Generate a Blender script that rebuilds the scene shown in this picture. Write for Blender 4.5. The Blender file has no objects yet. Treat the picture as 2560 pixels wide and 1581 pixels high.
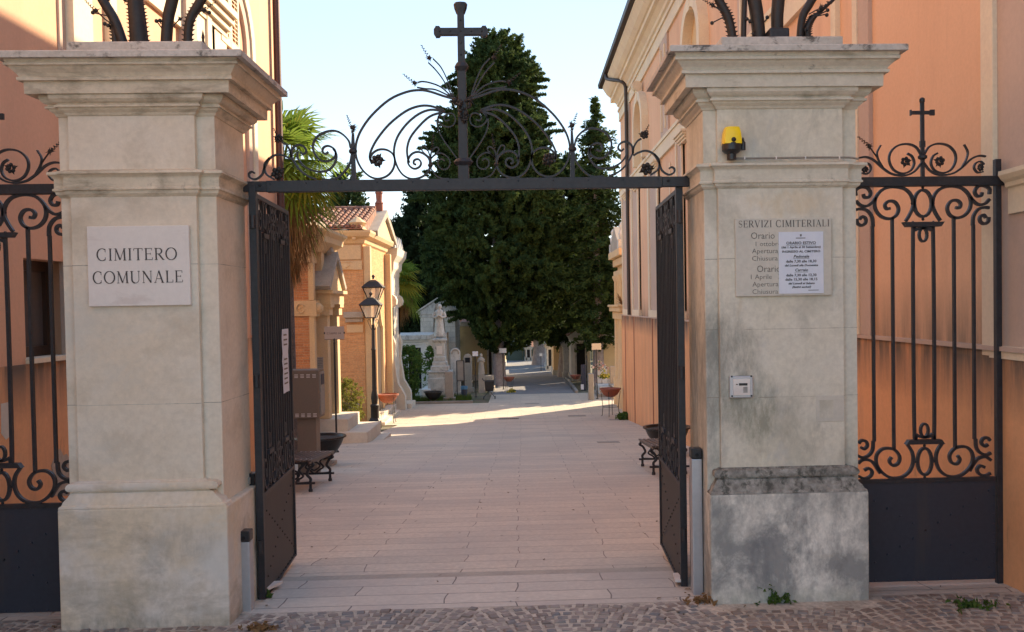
import bpy, bmesh, math, random
import numpy as np
from mathutils import Vector, Matrix
random.seed(7); np.random.seed(7)
PI=math.pi; R=math.radians
scene=bpy.context.scene; COL=scene.collection

# ------------------------------------------------------------------ camera, world, sun, exposure
ZC=2.05; F=2300.0; CX,CY=1390.0,820.0
PHI=math.atan(86/2300); PIT=math.atan(56/2300); ROL=math.radians(0.95)
_f=Vector((math.sin(PHI)*math.cos(PIT),math.cos(PHI)*math.cos(PIT),-math.sin(PIT)))
_r=Vector((math.cos(PHI),-math.sin(PHI),0)); _u=_r.cross(_f)
RT=_r*math.cos(ROL)-_u*math.sin(ROL); UP=_u*math.cos(ROL)+_r*math.sin(ROL); FW=_f
CAM=Vector((0,0,ZC))
cd=bpy.data.cameras.new('camera'); cam=bpy.data.objects.new('camera',cd); COL.objects.link(cam)
cam.matrix_world=Matrix(((RT.x,UP.x,-FW.x,0),(RT.y,UP.y,-FW.y,0),(RT.z,UP.z,-FW.z,ZC),(0,0,0,1)))
cd.sensor_fit='HORIZONTAL'; cd.sensor_width=36; cd.lens=F/2560*36
cd.shift_x=(1280-CX)/2560; cd.shift_y=(CY-790.5)/2560; cd.clip_end=2000
scene.camera=cam
SUN_EL=R(28); SUN_DIR=Vector((math.cos(R(45))*math.cos(SUN_EL),math.sin(R(45))*math.cos(SUN_EL),math.sin(SUN_EL)))
w=bpy.data.worlds.new('World'); scene.world=w; w.use_nodes=True
nt=w.node_tree; bg=nt.nodes['Background']; sky=nt.nodes.new('ShaderNodeTexSky')
sky.sky_type='NISHITA'; sky.sun_disc=False; sky.sun_elevation=SUN_EL; sky.sun_rotation=R(45)
sky.air_density=1.0; sky.dust_density=0.0; sky.ozone_density=1.0
gm=nt.nodes.new('ShaderNodeGamma'); gm.inputs[1].default_value=0.44; nt.links.new(sky.outputs[0],gm.inputs[0]); hs=nt.nodes.new('ShaderNodeHueSaturation'); hs.inputs['Saturation'].default_value=1.45; hs.inputs['Hue'].default_value=.507; nt.links.new(gm.outputs[0],hs.inputs['Color']); nt.links.new(hs.outputs[0],bg.inputs[0]); bg.inputs[1].default_value=0.15
sl=bpy.data.lights.new('sun','SUN'); sl.energy=2.6; sl.angle=R(0.5); sl.color=(1.0,0.80,0.55)
so=bpy.data.objects.new('sun',sl); COL.objects.link(so); so.rotation_euler=SUN_DIR.to_track_quat('Z','Y').to_euler()
scene.view_settings.view_transform='Standard'; scene.view_settings.look='None'
scene.view_settings.exposure=2.22; scene.view_settings.gamma=1; scene.view_settings.use_curve_mapping=False

# ------------------------------------------------------------------ measuring helpers (real positions from sight lines)
def ray(px,py): return FW+RT*((px-CX)/F)-UP*((py-CY)/F)
def P(px,py,Y):
    d=ray(px,py); return CAM+d*(Y/d.y)
def PX(px,py,X):
    d=ray(px,py); return CAM+d*(X/d.x)
def gz(Y):
    if Y<6.3: return 0.0
    if Y<30: return -0.074*(Y-6.3)
    return -0.074*23.7-0.015*(Y-30)
def G(px,py):
    Y=8.0; d=ray(px,py)
    for i in range(60):
        t=(gz(Y)-ZC)/d.z; Y=0.5*Y+0.5*d.y*t
    return CAM+d*(Y/d.y)

# ------------------------------------------------------------------ materials
def N(nt,t,**kw):
    n=nt.nodes.new(t)
    for k,v in kw.items(): setattr(n,k,v)
    return n
def newmat(name):
    m=bpy.data.materials.new(name); m.use_nodes=True
    nt=m.node_tree; b=nt.nodes['Principled BSDF']; return m,nt,b
def c4(c): return (c[0],c[1],c[2],1)
def mixc(nt,fac,a,b,blend='MIX'):
    n=N(nt,'ShaderNodeMix',data_type='RGBA',blend_type=blend)
    for s,v in ((0,fac),(6,a),(7,b)):
        if hasattr(v,'links'): nt.links.new(v,n.inputs[s])
        else: n.inputs[s].default_value=v if s==0 else c4(v)
    return n.outputs[2]
def noise(nt,vec,scale,detail=5,rough=.6,dist=0):
    n=N(nt,'ShaderNodeTexNoise'); n.inputs['Scale'].default_value=scale
    n.inputs['Detail'].default_value=detail; n.inputs['Roughness'].default_value=rough; n.inputs['Distortion'].default_value=dist
    nt.links.new(vec,n.inputs['Vector']); return n.outputs['Fac']
def ramp(nt,f,lo,hi,a=0,b=1):
    n=N(nt,'ShaderNodeMapRange'); n.inputs[1].default_value=lo; n.inputs[2].default_value=hi
    n.inputs[3].default_value=a; n.inputs[4].default_value=b; nt.links.new(f,n.inputs[0]); return n.outputs[0]
def mapv(nt,vec,sc=(1,1,1),loc=(0,0,0)):
    n=N(nt,'ShaderNodeMapping'); n.inputs['Scale'].default_value=sc; n.inputs['Location'].default_value=loc
    nt.links.new(vec,n.inputs['Vector']); return n.outputs[0]
def bump(nt,b,h,strength,dist=.01):
    n=N(nt,'ShaderNodeBump'); n.inputs['Strength'].default_value=strength; n.inputs['Distance'].default_value=dist
    nt.links.new(h,n.inputs['Height']); nt.links.new(n.outputs[0],b.inputs['Normal'])
def pm(name,base,alt=None,sc=2.0,lo=.4,hi=.65,rough=.85,fine=30,famt=.12,stains=(),bmp=.25,bsc=40,metal=0,bdist=.004,zband=(),spots=()):
    """general weathered surface: two-tone blotches + grain + list of stains (colour,scale3,lo,hi,amount)"""
    m,nt,b=newmat(name); tc=N(nt,'ShaderNodeTexCoord').outputs['Object']
    col=base
    if alt: col=mixc(nt,ramp(nt,noise(nt,tc,sc),lo,hi),base,alt)
    g=ramp(nt,noise(nt,tc,fine,3),.3,.7,1-famt,1+famt)
    mm=N(nt,'ShaderNodeMix',data_type='RGBA',blend_type='MULTIPLY'); mm.inputs[0].default_value=1
    if hasattr(col,'links'): nt.links.new(col,mm.inputs[6])
    else: mm.inputs[6].default_value=c4(col)
    nt.links.new(g,mm.inputs[7]); col=mm.outputs[2]
    for k,(c,s3,l,h,amt) in enumerate(stains):
        f=ramp(nt,noise(nt,mapv(nt,tc,s3,(3.1*k+1.7,k*2.3,5.1*k)),1,8,.68,.3),l,h,0,amt)
        col=mixc(nt,f,col,c)
    for (cx,cz,rx,rz,c,amt,inv,ns) in spots:   # a stain with its own place on the stone
        vm=N(nt,'ShaderNodeVectorMath',operation='MULTIPLY'); vs=N(nt,'ShaderNodeVectorMath',operation='SUBTRACT'); nt.links.new(tc,vs.inputs[0]); vs.inputs[1].default_value=(cx,0,cz)
        nt.links.new(vs.outputs[0],vm.inputs[0]); vm.inputs[1].default_value=(1/rx,0,1/rz); ln=N(nt,'ShaderNodeVectorMath',operation='LENGTH'); nt.links.new(vm.outputs[0],ln.inputs[0])
        ad=N(nt,'ShaderNodeMath',operation='MULTIPLY_ADD'); nt.links.new(noise(nt,mapv(nt,tc,(ns,ns,ns*.6)),1,9,.72,.2),ad.inputs[0]); ad.inputs[1].default_value=2.4; nt.links.new(ln.outputs['Value'],ad.inputs[2])
        f=ramp(nt,ad.outputs[0],1.75,2.45,0 if inv else amt,amt if inv else 0)
        g3=ramp(nt,noise(nt,mapv(nt,tc,(14,14,5),(cx,1,cz)),1,8,.75),.40,.60,.25,1); q=N(nt,'ShaderNodeMath',operation='MULTIPLY'); nt.links.new(f,q.inputs[0]); nt.links.new(g3,q.inputs[1]); col=mixc(nt,q.outputs[0],col,c)
    for z0,z1,c,amt in zband:   # run-off dirt hanging from a ledge
        sp=N(nt,'ShaderNodeSeparateXYZ'); nt.links.new(tc,sp.inputs[0]); f=ramp(nt,sp.outputs[2],z0,z1)
        g2=ramp(nt,noise(nt,mapv(nt,tc,(5,5,.7)),1,7,.65),.25,.55); q=N(nt,'ShaderNodeMath',operation='MULTIPLY'); nt.links.new(f,q.inputs[0]); nt.links.new(g2,q.inputs[1])
        q2=N(nt,'ShaderNodeMath',operation='MULTIPLY'); nt.links.new(q.outputs[0],q2.inputs[0]); q2.inputs[1].default_value=amt; col=mixc(nt,q2.outputs[0],col,c)
    nt.links.new(col,b.inputs['Base Color']); b.inputs['Roughness'].default_value=rough; b.inputs['Metallic'].default_value=metal
    if bmp: bump(nt,b,noise(nt,tc,bsc,4),bmp,bdist)
    return m
def brickmat(name,c1,c2,mortar,bw,bh,ms=.008,ground=False,rough=.85,tint=None,off=.5,bmp=.5,sq=1.0,var=.12,ssc=.8,squ=1):
    m,nt,b=newmat(name); tc=N(nt,'ShaderNodeTexCoord').outputs['Object']
    if ground: v=tc
    else:
        s=N(nt,'ShaderNodeSeparateXYZ'); nt.links.new(tc,s.inputs[0])
        a=N(nt,'ShaderNodeMath',operation='ADD'); nt.links.new(s.outputs[0],a.inputs[0]); nt.links.new(s.outputs[1],a.inputs[1])
        c=N(nt,'ShaderNodeCombineXYZ'); nt.links.new(a.outputs[0],c.inputs[0]); nt.links.new(s.outputs[2],c.inputs[1]); v=c.outputs[0]
    # slight wobble so joints are not ruler straight
    nz=N(nt,'ShaderNodeTexNoise'); nz.inputs['Scale'].default_value=1.45; hs.inputs['Hue'].default_value=.507; nt.links.new(v,nz.inputs['Vector'])
    vm=N(nt,'ShaderNodeVectorMath',operation='MULTIPLY_ADD'); nt.links.new(nz.outputs['Color'],vm.inputs[0])
    vm.inputs[1].default_value=(bw*.12,bh*.12,0); nt.links.new(v,vm.inputs[2]); v2=vm.outputs[0]
    br=N(nt,'ShaderNodeTexBrick',offset=off,squash=sq,squash_frequency=2,offset_frequency=2); nt.links.new(v2,br.inputs['Vector'])
    br.inputs['Color1'].default_value=c4(c1); br.inputs['Color2'].default_value=c4(c2); br.inputs['Mortar'].default_value=c4(mortar)
    br.inputs['Scale'].default_value=1; br.inputs['Brick Width'].default_value=bw; br.inputs['Row Height'].default_value=bh
    br.inputs['Mortar Size'].default_value=ms; br.inputs['Mortar Smooth'].default_value=.3
    col=br.outputs['Color']
    g=ramp(nt,noise(nt,tc,25,4),.3,.7,1-var,1+var)
    mm=N(nt,'ShaderNodeMix',data_type='RGBA',blend_type='MULTIPLY'); mm.inputs[0].default_value=1
    nt.links.new(col,mm.inputs[6]); nt.links.new(g,mm.inputs[7]); col=mm.outputs[2]
    if tint: col=mixc(nt,ramp(nt,noise(nt,tc,ssc,6,.65),.42,.72,0,.55),col,tint)
    nt.links.new(col,b.inputs['Base Color']); b.inputs['Roughness'].default_value=rough
    inv=N(nt,'ShaderNodeMath',operation='SUBTRACT'); inv.inputs[0].default_value=1; nt.links.new(br.outputs['Fac'],inv.inputs[1])
    ad=N(nt,'ShaderNodeMath',operation='MULTIPLY_ADD'); nt.links.new(noise(nt,tc,30,4),ad.inputs[0]); ad.inputs[1].default_value=.35
    nt.links.new(inv.outputs[0],ad.inputs[2]); bump(nt,b,ad.outputs[0],bmp,.006)
    return m
def leafmat(name,c1,c2,trans=.35,sc=1.2):
    m,nt,b=newmat(name); tc=N(nt,'ShaderNodeTexCoord').outputs['Object']
    col=mixc(nt,ramp(nt,noise(nt,tc,sc,6,.7),.38,.62),c1,c2)
    nt.links.new(col,b.inputs['Base Color']); b.inputs['Roughness'].default_value=.85; b.inputs['Specular IOR Level'].default_value=.12
    t=N(nt,'ShaderNodeBsdfTranslucent'); hs=N(nt,'ShaderNodeHueSaturation'); hs.inputs['Value'].default_value=1.7; hs.inputs['Hue'].default_value=.485
    nt.links.new(col,hs.inputs['Color']); nt.links.new(hs.outputs[0],t.inputs[0])
    mx=N(nt,'ShaderNodeMixShader'); mx.inputs[0].default_value=trans
    nt.links.new(b.outputs[0],mx.inputs[1]); nt.links.new(t.outputs[0],mx.inputs[2])
    nt.links.new(mx.outputs[0],nt.nodes['Material Output'].inputs[0]); return m
M={}
M['stoneL']=pm('limestone_clean',(.72,.61,.47),(.74,.66,.55),1.6,.35,.65,stains=[((.42,.34,.24),(1.5,1.5,2.2),.50,.72,.6),((.26,.23,.20),(3,3,1.2),.60,.75,.45),((.58,.56,.50),(1.2,1.2,1.6),.55,.68,.5)],famt=.06)
M['stoneLp']=pm('limestone_plinth',(.70,.58,.43),(.71,.64,.56),1.9,.4,.6,stains=[((.30,.26,.20),(2,2,3.2),.50,.70,.75),((.62,.60,.55),(1.6,1.6,2.2),.50,.62,.6),((.33,.27,.19),(1.3,1.3,5),.55,.7,.4),((.17,.14,.11),(7,7,5),.68,.75,.5)],famt=.07,spots=[(.25,.55,.22,.14,(.40,.35,.28),.55,0,5),(0,.0,.8,.09,(.30,.27,.22),.7,0,6),(-.1,.25,.45,.07,(.44,.38,.28),.5,0,6)])
M['stoneLc']=pm('limestone_cornice',(.66,.56,.42),(.70,.61,.48),2.5,.35,.65,stains=[((.22,.18,.12),(3,3,9),.48,.68,.75),((.13,.11,.09),(9,9,6),.64,.75,.7)],famt=.08)
M['stoneR']=pm('limestone_greyed',(.67,.62,.50),(.69,.65,.56),1.3,.38,.64,stains=[((.33,.31,.25),(1.4,1.4,.8),.50,.68,.65),((.22,.22,.19),(5,5,2),.58,.74,.5),((.50,.49,.46),(2.2,2.2,1.5),.60,.66,.5),((.52,.40,.24),(3.5,3.5,.8),.64,.70,.4)],famt=.08,spots=[(-.36,1.62,.20,.38,(.27,.26,.22),.8,0,6),(-.22,1.28,.26,.22,(.25,.25,.19),.8,0,5),(-.50,1.5,.10,.7,(.26,.26,.23),.7,0,7),(.47,.75,.10,.35,(.30,.28,.23),.6,0,6),(.05,2.72,.28,.10,(.66,.52,.32),.5,0,9)])
M['stoneRp']=pm('limestone_lichen',(.72,.68,.60),(.76,.72,.64),1.1,.4,.6,stains=[((.20,.205,.205),(1.9,1.9,1.5),.48,.60,.82),((.16,.165,.16),(9,9,7),.57,.68,.5),((.45,.40,.30),(1.3,1.3,3),.62,.72,.5)],famt=.12,bmp=.5,spots=[(.05,.36,.52,.40,(.27,.27,.25),.85,1,5),(-.20,.30,.10,.25,(.20,.20,.20),.8,0,9),(0,.0,.7,.10,(.42,.42,.33),.5,0,5)])
M['stoneRb']=pm('limestone_black_crust',(.22,.21,.185),(.33,.315,.28),9,.4,.6,stains=[((.06,.06,.05),(16,16,12),.48,.6,.85),((.42,.42,.38),(5,5,14),.62,.70,.6)],famt=.3,bmp=1,bsc=70)
M['stoneRc']=pm('limestone_grey_cornice',(.62,.57,.46),(.66,.61,.51),2.5,.35,.65,stains=[((.22,.20,.14),(3,3,9),.55,.7,.6),((.08,.075,.065),(8,8,6),.63,.73,.75)],famt=.08)
M['stoneT']=pm('limestone_weathered_top',(.50,.47,.42),(.55,.52,.48),4,.4,.6,stains=[((.06,.055,.05),(7,7,9),.54,.64,.85)],famt=.12,bmp=.5)
M['marble']=pm('pale_marble',(.78,.72,.67),(.72,.66,.61),1.5,.4,.7,rough=.45,famt=.03,stains=[((.50,.42,.38),(1.2,1.2,6),.62,.70,.35)],bmp=.03)
M['marble2']=pm('grey_beige_marble',(.60,.56,.48),(.56,.53,.46),3,.4,.6,rough=.5,famt=.05,stains=[((.32,.30,.24),(9,9,9),.62,.7,.4)],bmp=.05)
M['ink']=pm('engraved_paint',(.06,.05,.05),rough=.7,bmp=0)
M['ink2']=pm('faded_engraved_paint',(.16,.14,.12),rough=.7,bmp=0)
M['iron']=pm('dark_wrought_iron',(.017,.018,.024),(.022,.022,.027),6,.4,.6,rough=.48,famt=.3,bmp=.3,bsc=45,metal=0,stains=[((.050,.030,.022),(14,14,9),.60,.72,.6)])
M['ironbrown']=pm('dark_bronze_iron',(.018,.015,.015),(.026,.020,.018),9,.4,.6,rough=.55,famt=.25,bmp=.3,bsc=30)
M['sheet']=pm('dark_blue_grey_sheet_steel',(.030,.037,.055),(.034,.038,.053),1.5,.4,.7,rough=.5,famt=.08,stains=[((.060,.052,.050),(3,3,.6),.60,.72,.5)],bmp=.06,bsc=20,metal=.2)
M['sheetin']=pm('brown_grey_sheet_steel',(.050,.046,.045),(.045,.042,.042),2,.4,.6,rough=.55,famt=.08,bmp=.06,bsc=20,metal=.2)
M['alu']=pm('brushed_aluminium',(.50,.51,.54),(.46,.47,.50),4,rough=.4,metal=.55,famt=.04,bmp=.05)
M['blackp']=pm('black_plastic',(.018,.018,.02),rough=.35,bmp=0,famt=.05)
M['paper']=pm('white_paper',(.70,.74,.82),(.66,.70,.80),9,rough=.5,famt=.02,bmp=.05)
M['peach']=pm('peach_plaster',(.79,.50,.32),(.73,.45,.28),.6,.35,.65,stains=[((.55,.33,.22),(1.6,1.6,.25),.50,.72,.5),((.80,.56,.40),(.9,.9,.6),.58,.70,.4),((.40,.26,.18),(6,6,.6),.66,.76,.4)],famt=.04,bmp=.2,bsc=60,zband=((2.25,1.62,(.14,.12,.09),.8),))
def dadomat():
    m=pm('orange_plaster_dado',(.80,.41,.20),(.73,.36,.17),.9,.35,.65,stains=[((.46,.25,.16),(2.5,2.5,.35),.50,.72,.6),((.10,.08,.06),(4,4,1.0),.63,.74,.6),((.62,.44,.30),(3,3,3),.70,.74,.5)],famt=.05,bmp=.25,bsc=50,zband=((1.15,1.60,(.15,.11,.08),1.0),(-1.2,-2.2,(.25,.17,.11),.6)))
    return m
M['dado']=dadomat()
M['peachL']=pm('orange_peach_plaster',(.74,.43,.27),(.68,.385,.24),.6,.35,.65,stains=[((.52,.30,.20),(1.6,1.6,.25),.50,.72,.45),((.76,.50,.36),(.9,.9,.6),.58,.70,.35)],famt=.04,bmp=.2,bsc=60)
M['cream']=pm('cream_stucco',(.78,.68,.50),(.72,.61,.46),1.5,.4,.6,famt=.05,stains=[((.35,.29,.22),(4,4,1),.6,.75,.4)])
M['pink']=pm('pinkish_stucco',(.55,.42,.34),(.50,.38,.31),1.2,.4,.6,famt=.04,stains=[((.36,.28,.22),(3,3,.7),.58,.75,.4)])
M['gutter']=pm('dark_brown_gutter',(.055,.045,.042),rough=.5,metal=.3)
M['pipeL']=pm('red_brown_downpipe',(.085,.04,.035),rough=.5,metal=.2)
M['tile']=pm('terracotta_roof_tile',(.32,.13,.075),(.20,.10,.07),6,.4,.6,stains=[((.30,.27,.24),(5,5,5),.52,.62,.7),((.08,.06,.05),(11,11,11),.58,.68,.6)],famt=.2)
M['slate']=pm('grey_stone_roof',(.20,.20,.21),(.27,.26,.26),6,.4,.6,famt=.2,bmp=.6)
M['wood']=pm('varnished_bench_slat',(.070,.045,.035),(.10,.065,.05),5,.4,.6,rough=.4,famt=.2,bmp=.1)
M['terra']=pm('terracotta_pot',(.25,.085,.055),(.30,.11,.07),5,.4,.6,famt=.1)
M['soil']=pm('dark_soil',(.045,.035,.028),(.07,.05,.035),12,famt=.4,bmp=1,bdist=.03)
M['sand']=pm('warm_carved_stone',(.70,.50,.27),(.64,.46,.27),2,.4,.6,stains=[((.25,.19,.13),(3,3,5),.62,.75,.6)],famt=.08,bmp=.4)
M['sandgrey']=pm('grey_carved_stone',(.42,.36,.29),(.36,.31,.26),3,.4,.6,stains=[((.16,.13,.1),(5,5,5),.58,.7,.6)],famt=.1,bmp=.5)
M['white']=pm('whitewashed_stone',(.76,.75,.71),(.66,.66,.64),2,.4,.6,stains=[((.25,.24,.22),(4,4,1.5),.6,.72,.5)],famt=.06)
M['whited']=pm('weathered_white_marble',(.60,.585,.55),(.48,.47,.44),4,.4,.6,stains=[((.13,.12,.11),(6,6,2.5),.54,.68,.75)],famt=.1)
M['ochre']=pm('ochre_plaster_old',(.58,.47,.27),(.52,.42,.25),1.5,.4,.6,stains=[((.18,.14,.09),(1.2,1.2,.9),.55,.7,.6)],famt=.08)
M['taupe']=pm('taupe_powder_coated_steel',(.20,.155,.115),rough=.55,famt=.04,bmp=0)
M['concrete']=pm('grey_concrete_slab',(.33,.31,.28),(.28,.26,.24),3,.4,.6,famt=.1)
M['bark']=pm('grey_brown_bark',(.10,.08,.075),(.16,.13,.12),6,.4,.6,famt=.3,bmp=1,bsc=25,bdist=.03)
M['bark2']=pm('grey_purple_bark',(.28,.235,.24),(.36,.32,.31),5,.4,.6,famt=.25,bmp=1,bsc=22,bdist=.03)
M['greeng']=pm('grey_green_gate_paint',(.14,.19,.16),(.11,.15,.13),.8,famt=.08)
M['signl']=pm('cream_sign_panel',(.66,.56,.44),rough=.5,bmp=0)
M['earth']=pm('earth_ground',(.16,.13,.09),(.10,.11,.05),1.5,.4,.6,famt=.3,bmp=.6,bsc=15,bdist=.02)
M['asph']=pm('worn_grey_path',(.21,.21,.22),(.26,.25,.25),.8,.4,.6,famt=.12,stains=[((.32,.29,.26),(1,3,1),.58,.7,.5)],bmp=.3)
M['glass']=pm('dim_window_glass',(.12,.11,.11),rough=.15,famt=.05,bmp=0)
M['dark']=pm('dark_interior',(.012,.012,.014),rough=.9,bmp=0)
M['frame']=pm('dark_brown_window_frame',(.05,.03,.022),rough=.5)
M['brick']=brickmat('old_orange_brick',(.60,.25,.10),(.44,.165,.07),(.46,.31,.19),.26,.062,.006,var=.25,tint=(.52,.27,.13))
M['brick2']=brickmat('pale_orange_brick',(.70,.36,.15),(.56,.26,.105),(.56,.38,.22),.26,.062,.005,var=.22,tint=(.62,.36,.18))
M['block']=brickmat('ashlar_block_wall',(.64,.62,.56),(.56,.54,.49),(.36,.34,.30),.7,.28,.008,var=.15,tint=(.25,.24,.22))
M['leafT']=leafmat('cypress_foliage',(.024,.046,.017),(.062,.094,.026),.24,.7)
M['leafD']=leafmat('dark_cypress_foliage',(.012,.024,.012),(.025,.042,.016),.15,.6)
M['leafP']=leafmat('palm_leaf',(.08,.15,.025),(.15,.22,.035),.5,1.5)
M['leafY']=leafmat('backlit_yellow_palm_leaf',(.30,.27,.03),(.22,.22,.03),.5,2)  # yellow of backlit fronds put into the leaf colour
M['straw']=leafmat('dry_palm_skirt',(.20,.12,.055),(.30,.19,.09),.3,4)
M['leafB']=leafmat('shrub_leaf',(.06,.12,.03),(.10,.17,.04),.4,3)
M['leafG']=leafmat('yellow_green_bush_leaf',(.16,.17,.03),(.11,.12,.03),.4,4)
M['grass']=leafmat('grass_blades',(.05,.10,.02),(.09,.13,.03),.35,3)
M['conduit']=pm('grey_conduit',(.30,.27,.23),rough=.6,bmp=0)
M['navy']=pm('navy_bin',(.025,.032,.06),rough=.5)
M['blue']=pm('blue_bag',(.08,.22,.38),rough=.5)
M['flowers']=pm('pink_white_flowers',(.55,.22,.22),(.65,.55,.45),14,.45,.5,rough=.7)
M['yellowf']=pm('yellow_flowers',(.65,.50,.06),(.30,.30,.05),20,.45,.55,rough=.7)
def flash():
    m,nt,b=newmat('amber_plastic'); b.inputs['Base Color'].default_value=(1.0,.70,.01,1); b.inputs['Roughness'].default_value=.3; return m
M['amber']=flash()
m,nt_,b_=newmat('lantern_glass'); b_.inputs['Base Color'].default_value=(.75,.70,.62,1); b_.inputs['Roughness'].default_value=.25; b_.inputs['Alpha'].default_value=.45; M['lglass']=m
def pathmat():
    m=brickmat('pinkish_stone_paving',(.66,.565,.45),(.55,.475,.385),(.27,.205,.165),1.25,.30,.0055,ground=True,rough=.62,tint=(.40,.36,.32),off=.37,bmp=.5,var=.13,ssc=.8)
    return m
M['path']=pathmat()
M['slab']=brickmat('grey_threshold_slabs',(.62,.55,.46),(.53,.47,.40),(.16,.13,.11),1.15,.29,.006,ground=True,rough=.6,tint=(.38,.33,.30),off=.43,bmp=.5,var=.1)
M['kerb']=pm('grey_drain_stone',(.44,.40,.34),(.38,.345,.30),4,famt=.08)
M['cob']=None

# ------------------------------------------------------------------ mesh builder
def origin(o):
    v=Vector((0,0,0))
    while o: v+=Vector(o.location); o=o.parent
    return v
def tag(o,label=None,cat=None,group=None,kind=None):
    if label: o['label']=label
    if cat: o['category']=cat
    if group: o['group']=group
    if kind: o['kind']=kind
    return o
def thing(name,label,cat,loc=(0,0,0),rz=0,group=None):
    o=bpy.data.objects.new(name,None); COL.objects.link(o); o.location=loc; o.rotation_euler=(0,0,rz); o.empty_display_size=.2
    return tag(o,label,cat,group)
class MB:
    def __init__(s): s.v=[]; s.f=[]
    def add(s,vs,fs):
        b=len(s.v); s.v+=[tuple(p) for p in vs]; s.f+=[tuple(b+i for i in f) for f in fs]; return s
    def box(s,x0,y0,z0,x1,y1,z1):
        if x0>x1:x0,x1=x1,x0
        if y0>y1:y0,y1=y1,y0
        if z0>z1:z0,z1=z1,z0
        return s.add([(x0,y0,z0),(x1,y0,z0),(x1,y1,z0),(x0,y1,z0),(x0,y0,z1),(x1,y0,z1),(x1,y1,z1),(x0,y1,z1)],
              [(0,3,2,1),(4,5,6,7),(0,1,5,4),(1,2,6,5),(2,3,7,6),(3,0,4,7)])
    def hexa(s,b4,t4):
        return s.add(list(b4)+list(t4),[(0,3,2,1),(4,5,6,7),(0,1,5,4),(1,2,6,5),(2,3,7,6),(3,0,4,7)])
    def loft(s,rings,cap=True,closed=True):
        b=len(s.v); n=len(rings[0])
        for r in rings: s.v+=[tuple(p) for p in r]
        for i in range(len(rings)-1):
            for j in range(n if closed else n-1):
                k=(j+1)%n; a=b+i*n; c=b+(i+1)*n
                s.f.append((a+j,a+k,c+k,c+j))
        if cap and closed:
            s.f.append(tuple(b+j for j in range(n))[::-1]); s.f.append(tuple(b+(len(rings)-1)*n+j for j in range(n)))
        return s
    def lathe(s,prof,c=(0,0,0),n=20,sx=1,sy=1,a0=0):
        return s.loft([[(c[0]+r*sx*math.cos(a0+2*PI*j/n),c[1]+r*sy*math.sin(a0+2*PI*j/n),c[2]+z) for j in range(n)] for r,z in prof])
    def ball(s,c,r,n=8,sz=1,sx=1,sy=1):
        k=max(3,n//2+1)
        prof=[(max(r*math.sin(PI*i/k),r*.04),-r*sz*math.cos(PI*i/k)) for i in range(k+1)]
        return s.lathe(prof,c,n,sx,sy)
    def tube(s,pts,r,n=6):
        pts=[Vector(p) for p in pts]; m=len(pts)
        rr=[r]*m if not hasattr(r,'__len__') else r
        rings=[]; prev=None
        for i,p in enumerate(pts):
            t=(pts[min(i+1,m-1)]-pts[max(i-1,0)])
            t=t.normalized() if t.length>1e-9 else Vector((0,0,1))
            if prev is None:
                a=Vector((0,1,0)) if abs(t.y)<.9 else Vector((1,0,0)); nrm=(a-t*a.dot(t)).normalized()
            else: nrm=(prev-t*prev.dot(t)).normalized()
            prev=nrm; bi=t.cross(nrm)
            rings.append([p+(nrm*math.cos(2*PI*j/n)+bi*math.sin(2*PI*j/n))*rr[i] for j in range(n)])
        return s.loft(rings)
    def bar(s,pts,w,d,nrm=Vector((0,1,0))):
        """flat bar along a planar curve: w in the plane, d along nrm"""
        pts=[Vector(p) for p in pts]; m=len(pts); rings=[]
        ww=[w]*m if not hasattr(w,'__len__') else w
        for i,p in enumerate(pts):
            t=(pts[min(i+1,m-1)]-pts[max(i-1,0)]).normalized(); q=t.cross(nrm).normalized()
            rings.append([p+q*ww[i]/2+nrm*d/2,p+q*ww[i]/2-nrm*d/2,p-q*ww[i]/2-nrm*d/2,p-q*ww[i]/2+nrm*d/2])
        return s.loft(rings)
    def prism(s,poly,off):
        off=Vector(off); a=[Vector(p) for p in poly]; n=len(a)
        s.add(a+[p+off for p in a],[tuple(range(n))[::-1],tuple(range(n,2*n))]+[(i,(i+1)%n,n+(i+1)%n,n+i) for i in range(n)]); return s
    def build(s,name,mat,parent=None,smooth=None,bevel=0,loc=None,recalc=True):
        me=bpy.data.meshes.new(name)
        off=origin(parent) if parent else Vector(loc or (0,0,0))
        vs=[(p[0]-off.x,p[1]-off.y,p[2]-off.z) for p in s.v]
        me.from_pydata(vs,[],s.f)
        if recalc:
            bm=bmesh.new(); bm.from_mesh(me); bmesh.ops.recalc_face_normals(bm,faces=bm.faces); bm.to_mesh(me); bm.free()
        if smooth is not None:
            me.shade_smooth(); me.set_sharp_from_angle(angle=R(smooth))
        me.materials.append(mat if not isinstance(mat,str) else M[mat])
        o=bpy.data.objects.new(name,me); COL.objects.link(o)
        if parent: o.parent=parent
        else: o.location=off
        if bevel:
            bv=o.modifiers.new('bevel','BEVEL'); bv.width=bevel; bv.segments=2; bv.limit_method='ANGLE'; bv.angle_limit=R(40)
        return o
def cr(pts,k=5,closed=False):
    """smooth curve through points"""
    p=[Vector(q) for q in pts]; n=len(p); out=[]
    rng=range(n if closed else n-1)
    for i in rng:
        a=p[(i-1)%n] if (closed or i>0) else p[0]*2-p[1]
        b=p[i]; c=p[(i+1)%n]; d=p[(i+2)%n] if (closed or i<n-2) else p[-1]*2-p[-2]
        for j in range(k):
            t=j/k; out.append(.5*((2*b)+(c-a)*t+(2*a-5*b+4*c-d)*t*t+(3*b-a-3*c+d)*t**3))
    if not closed: out.append(p[-1])
    else: out.append(out[0])
    return out
def children(o): return [c for c in bpy.data.objects if c.parent==o]
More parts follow.
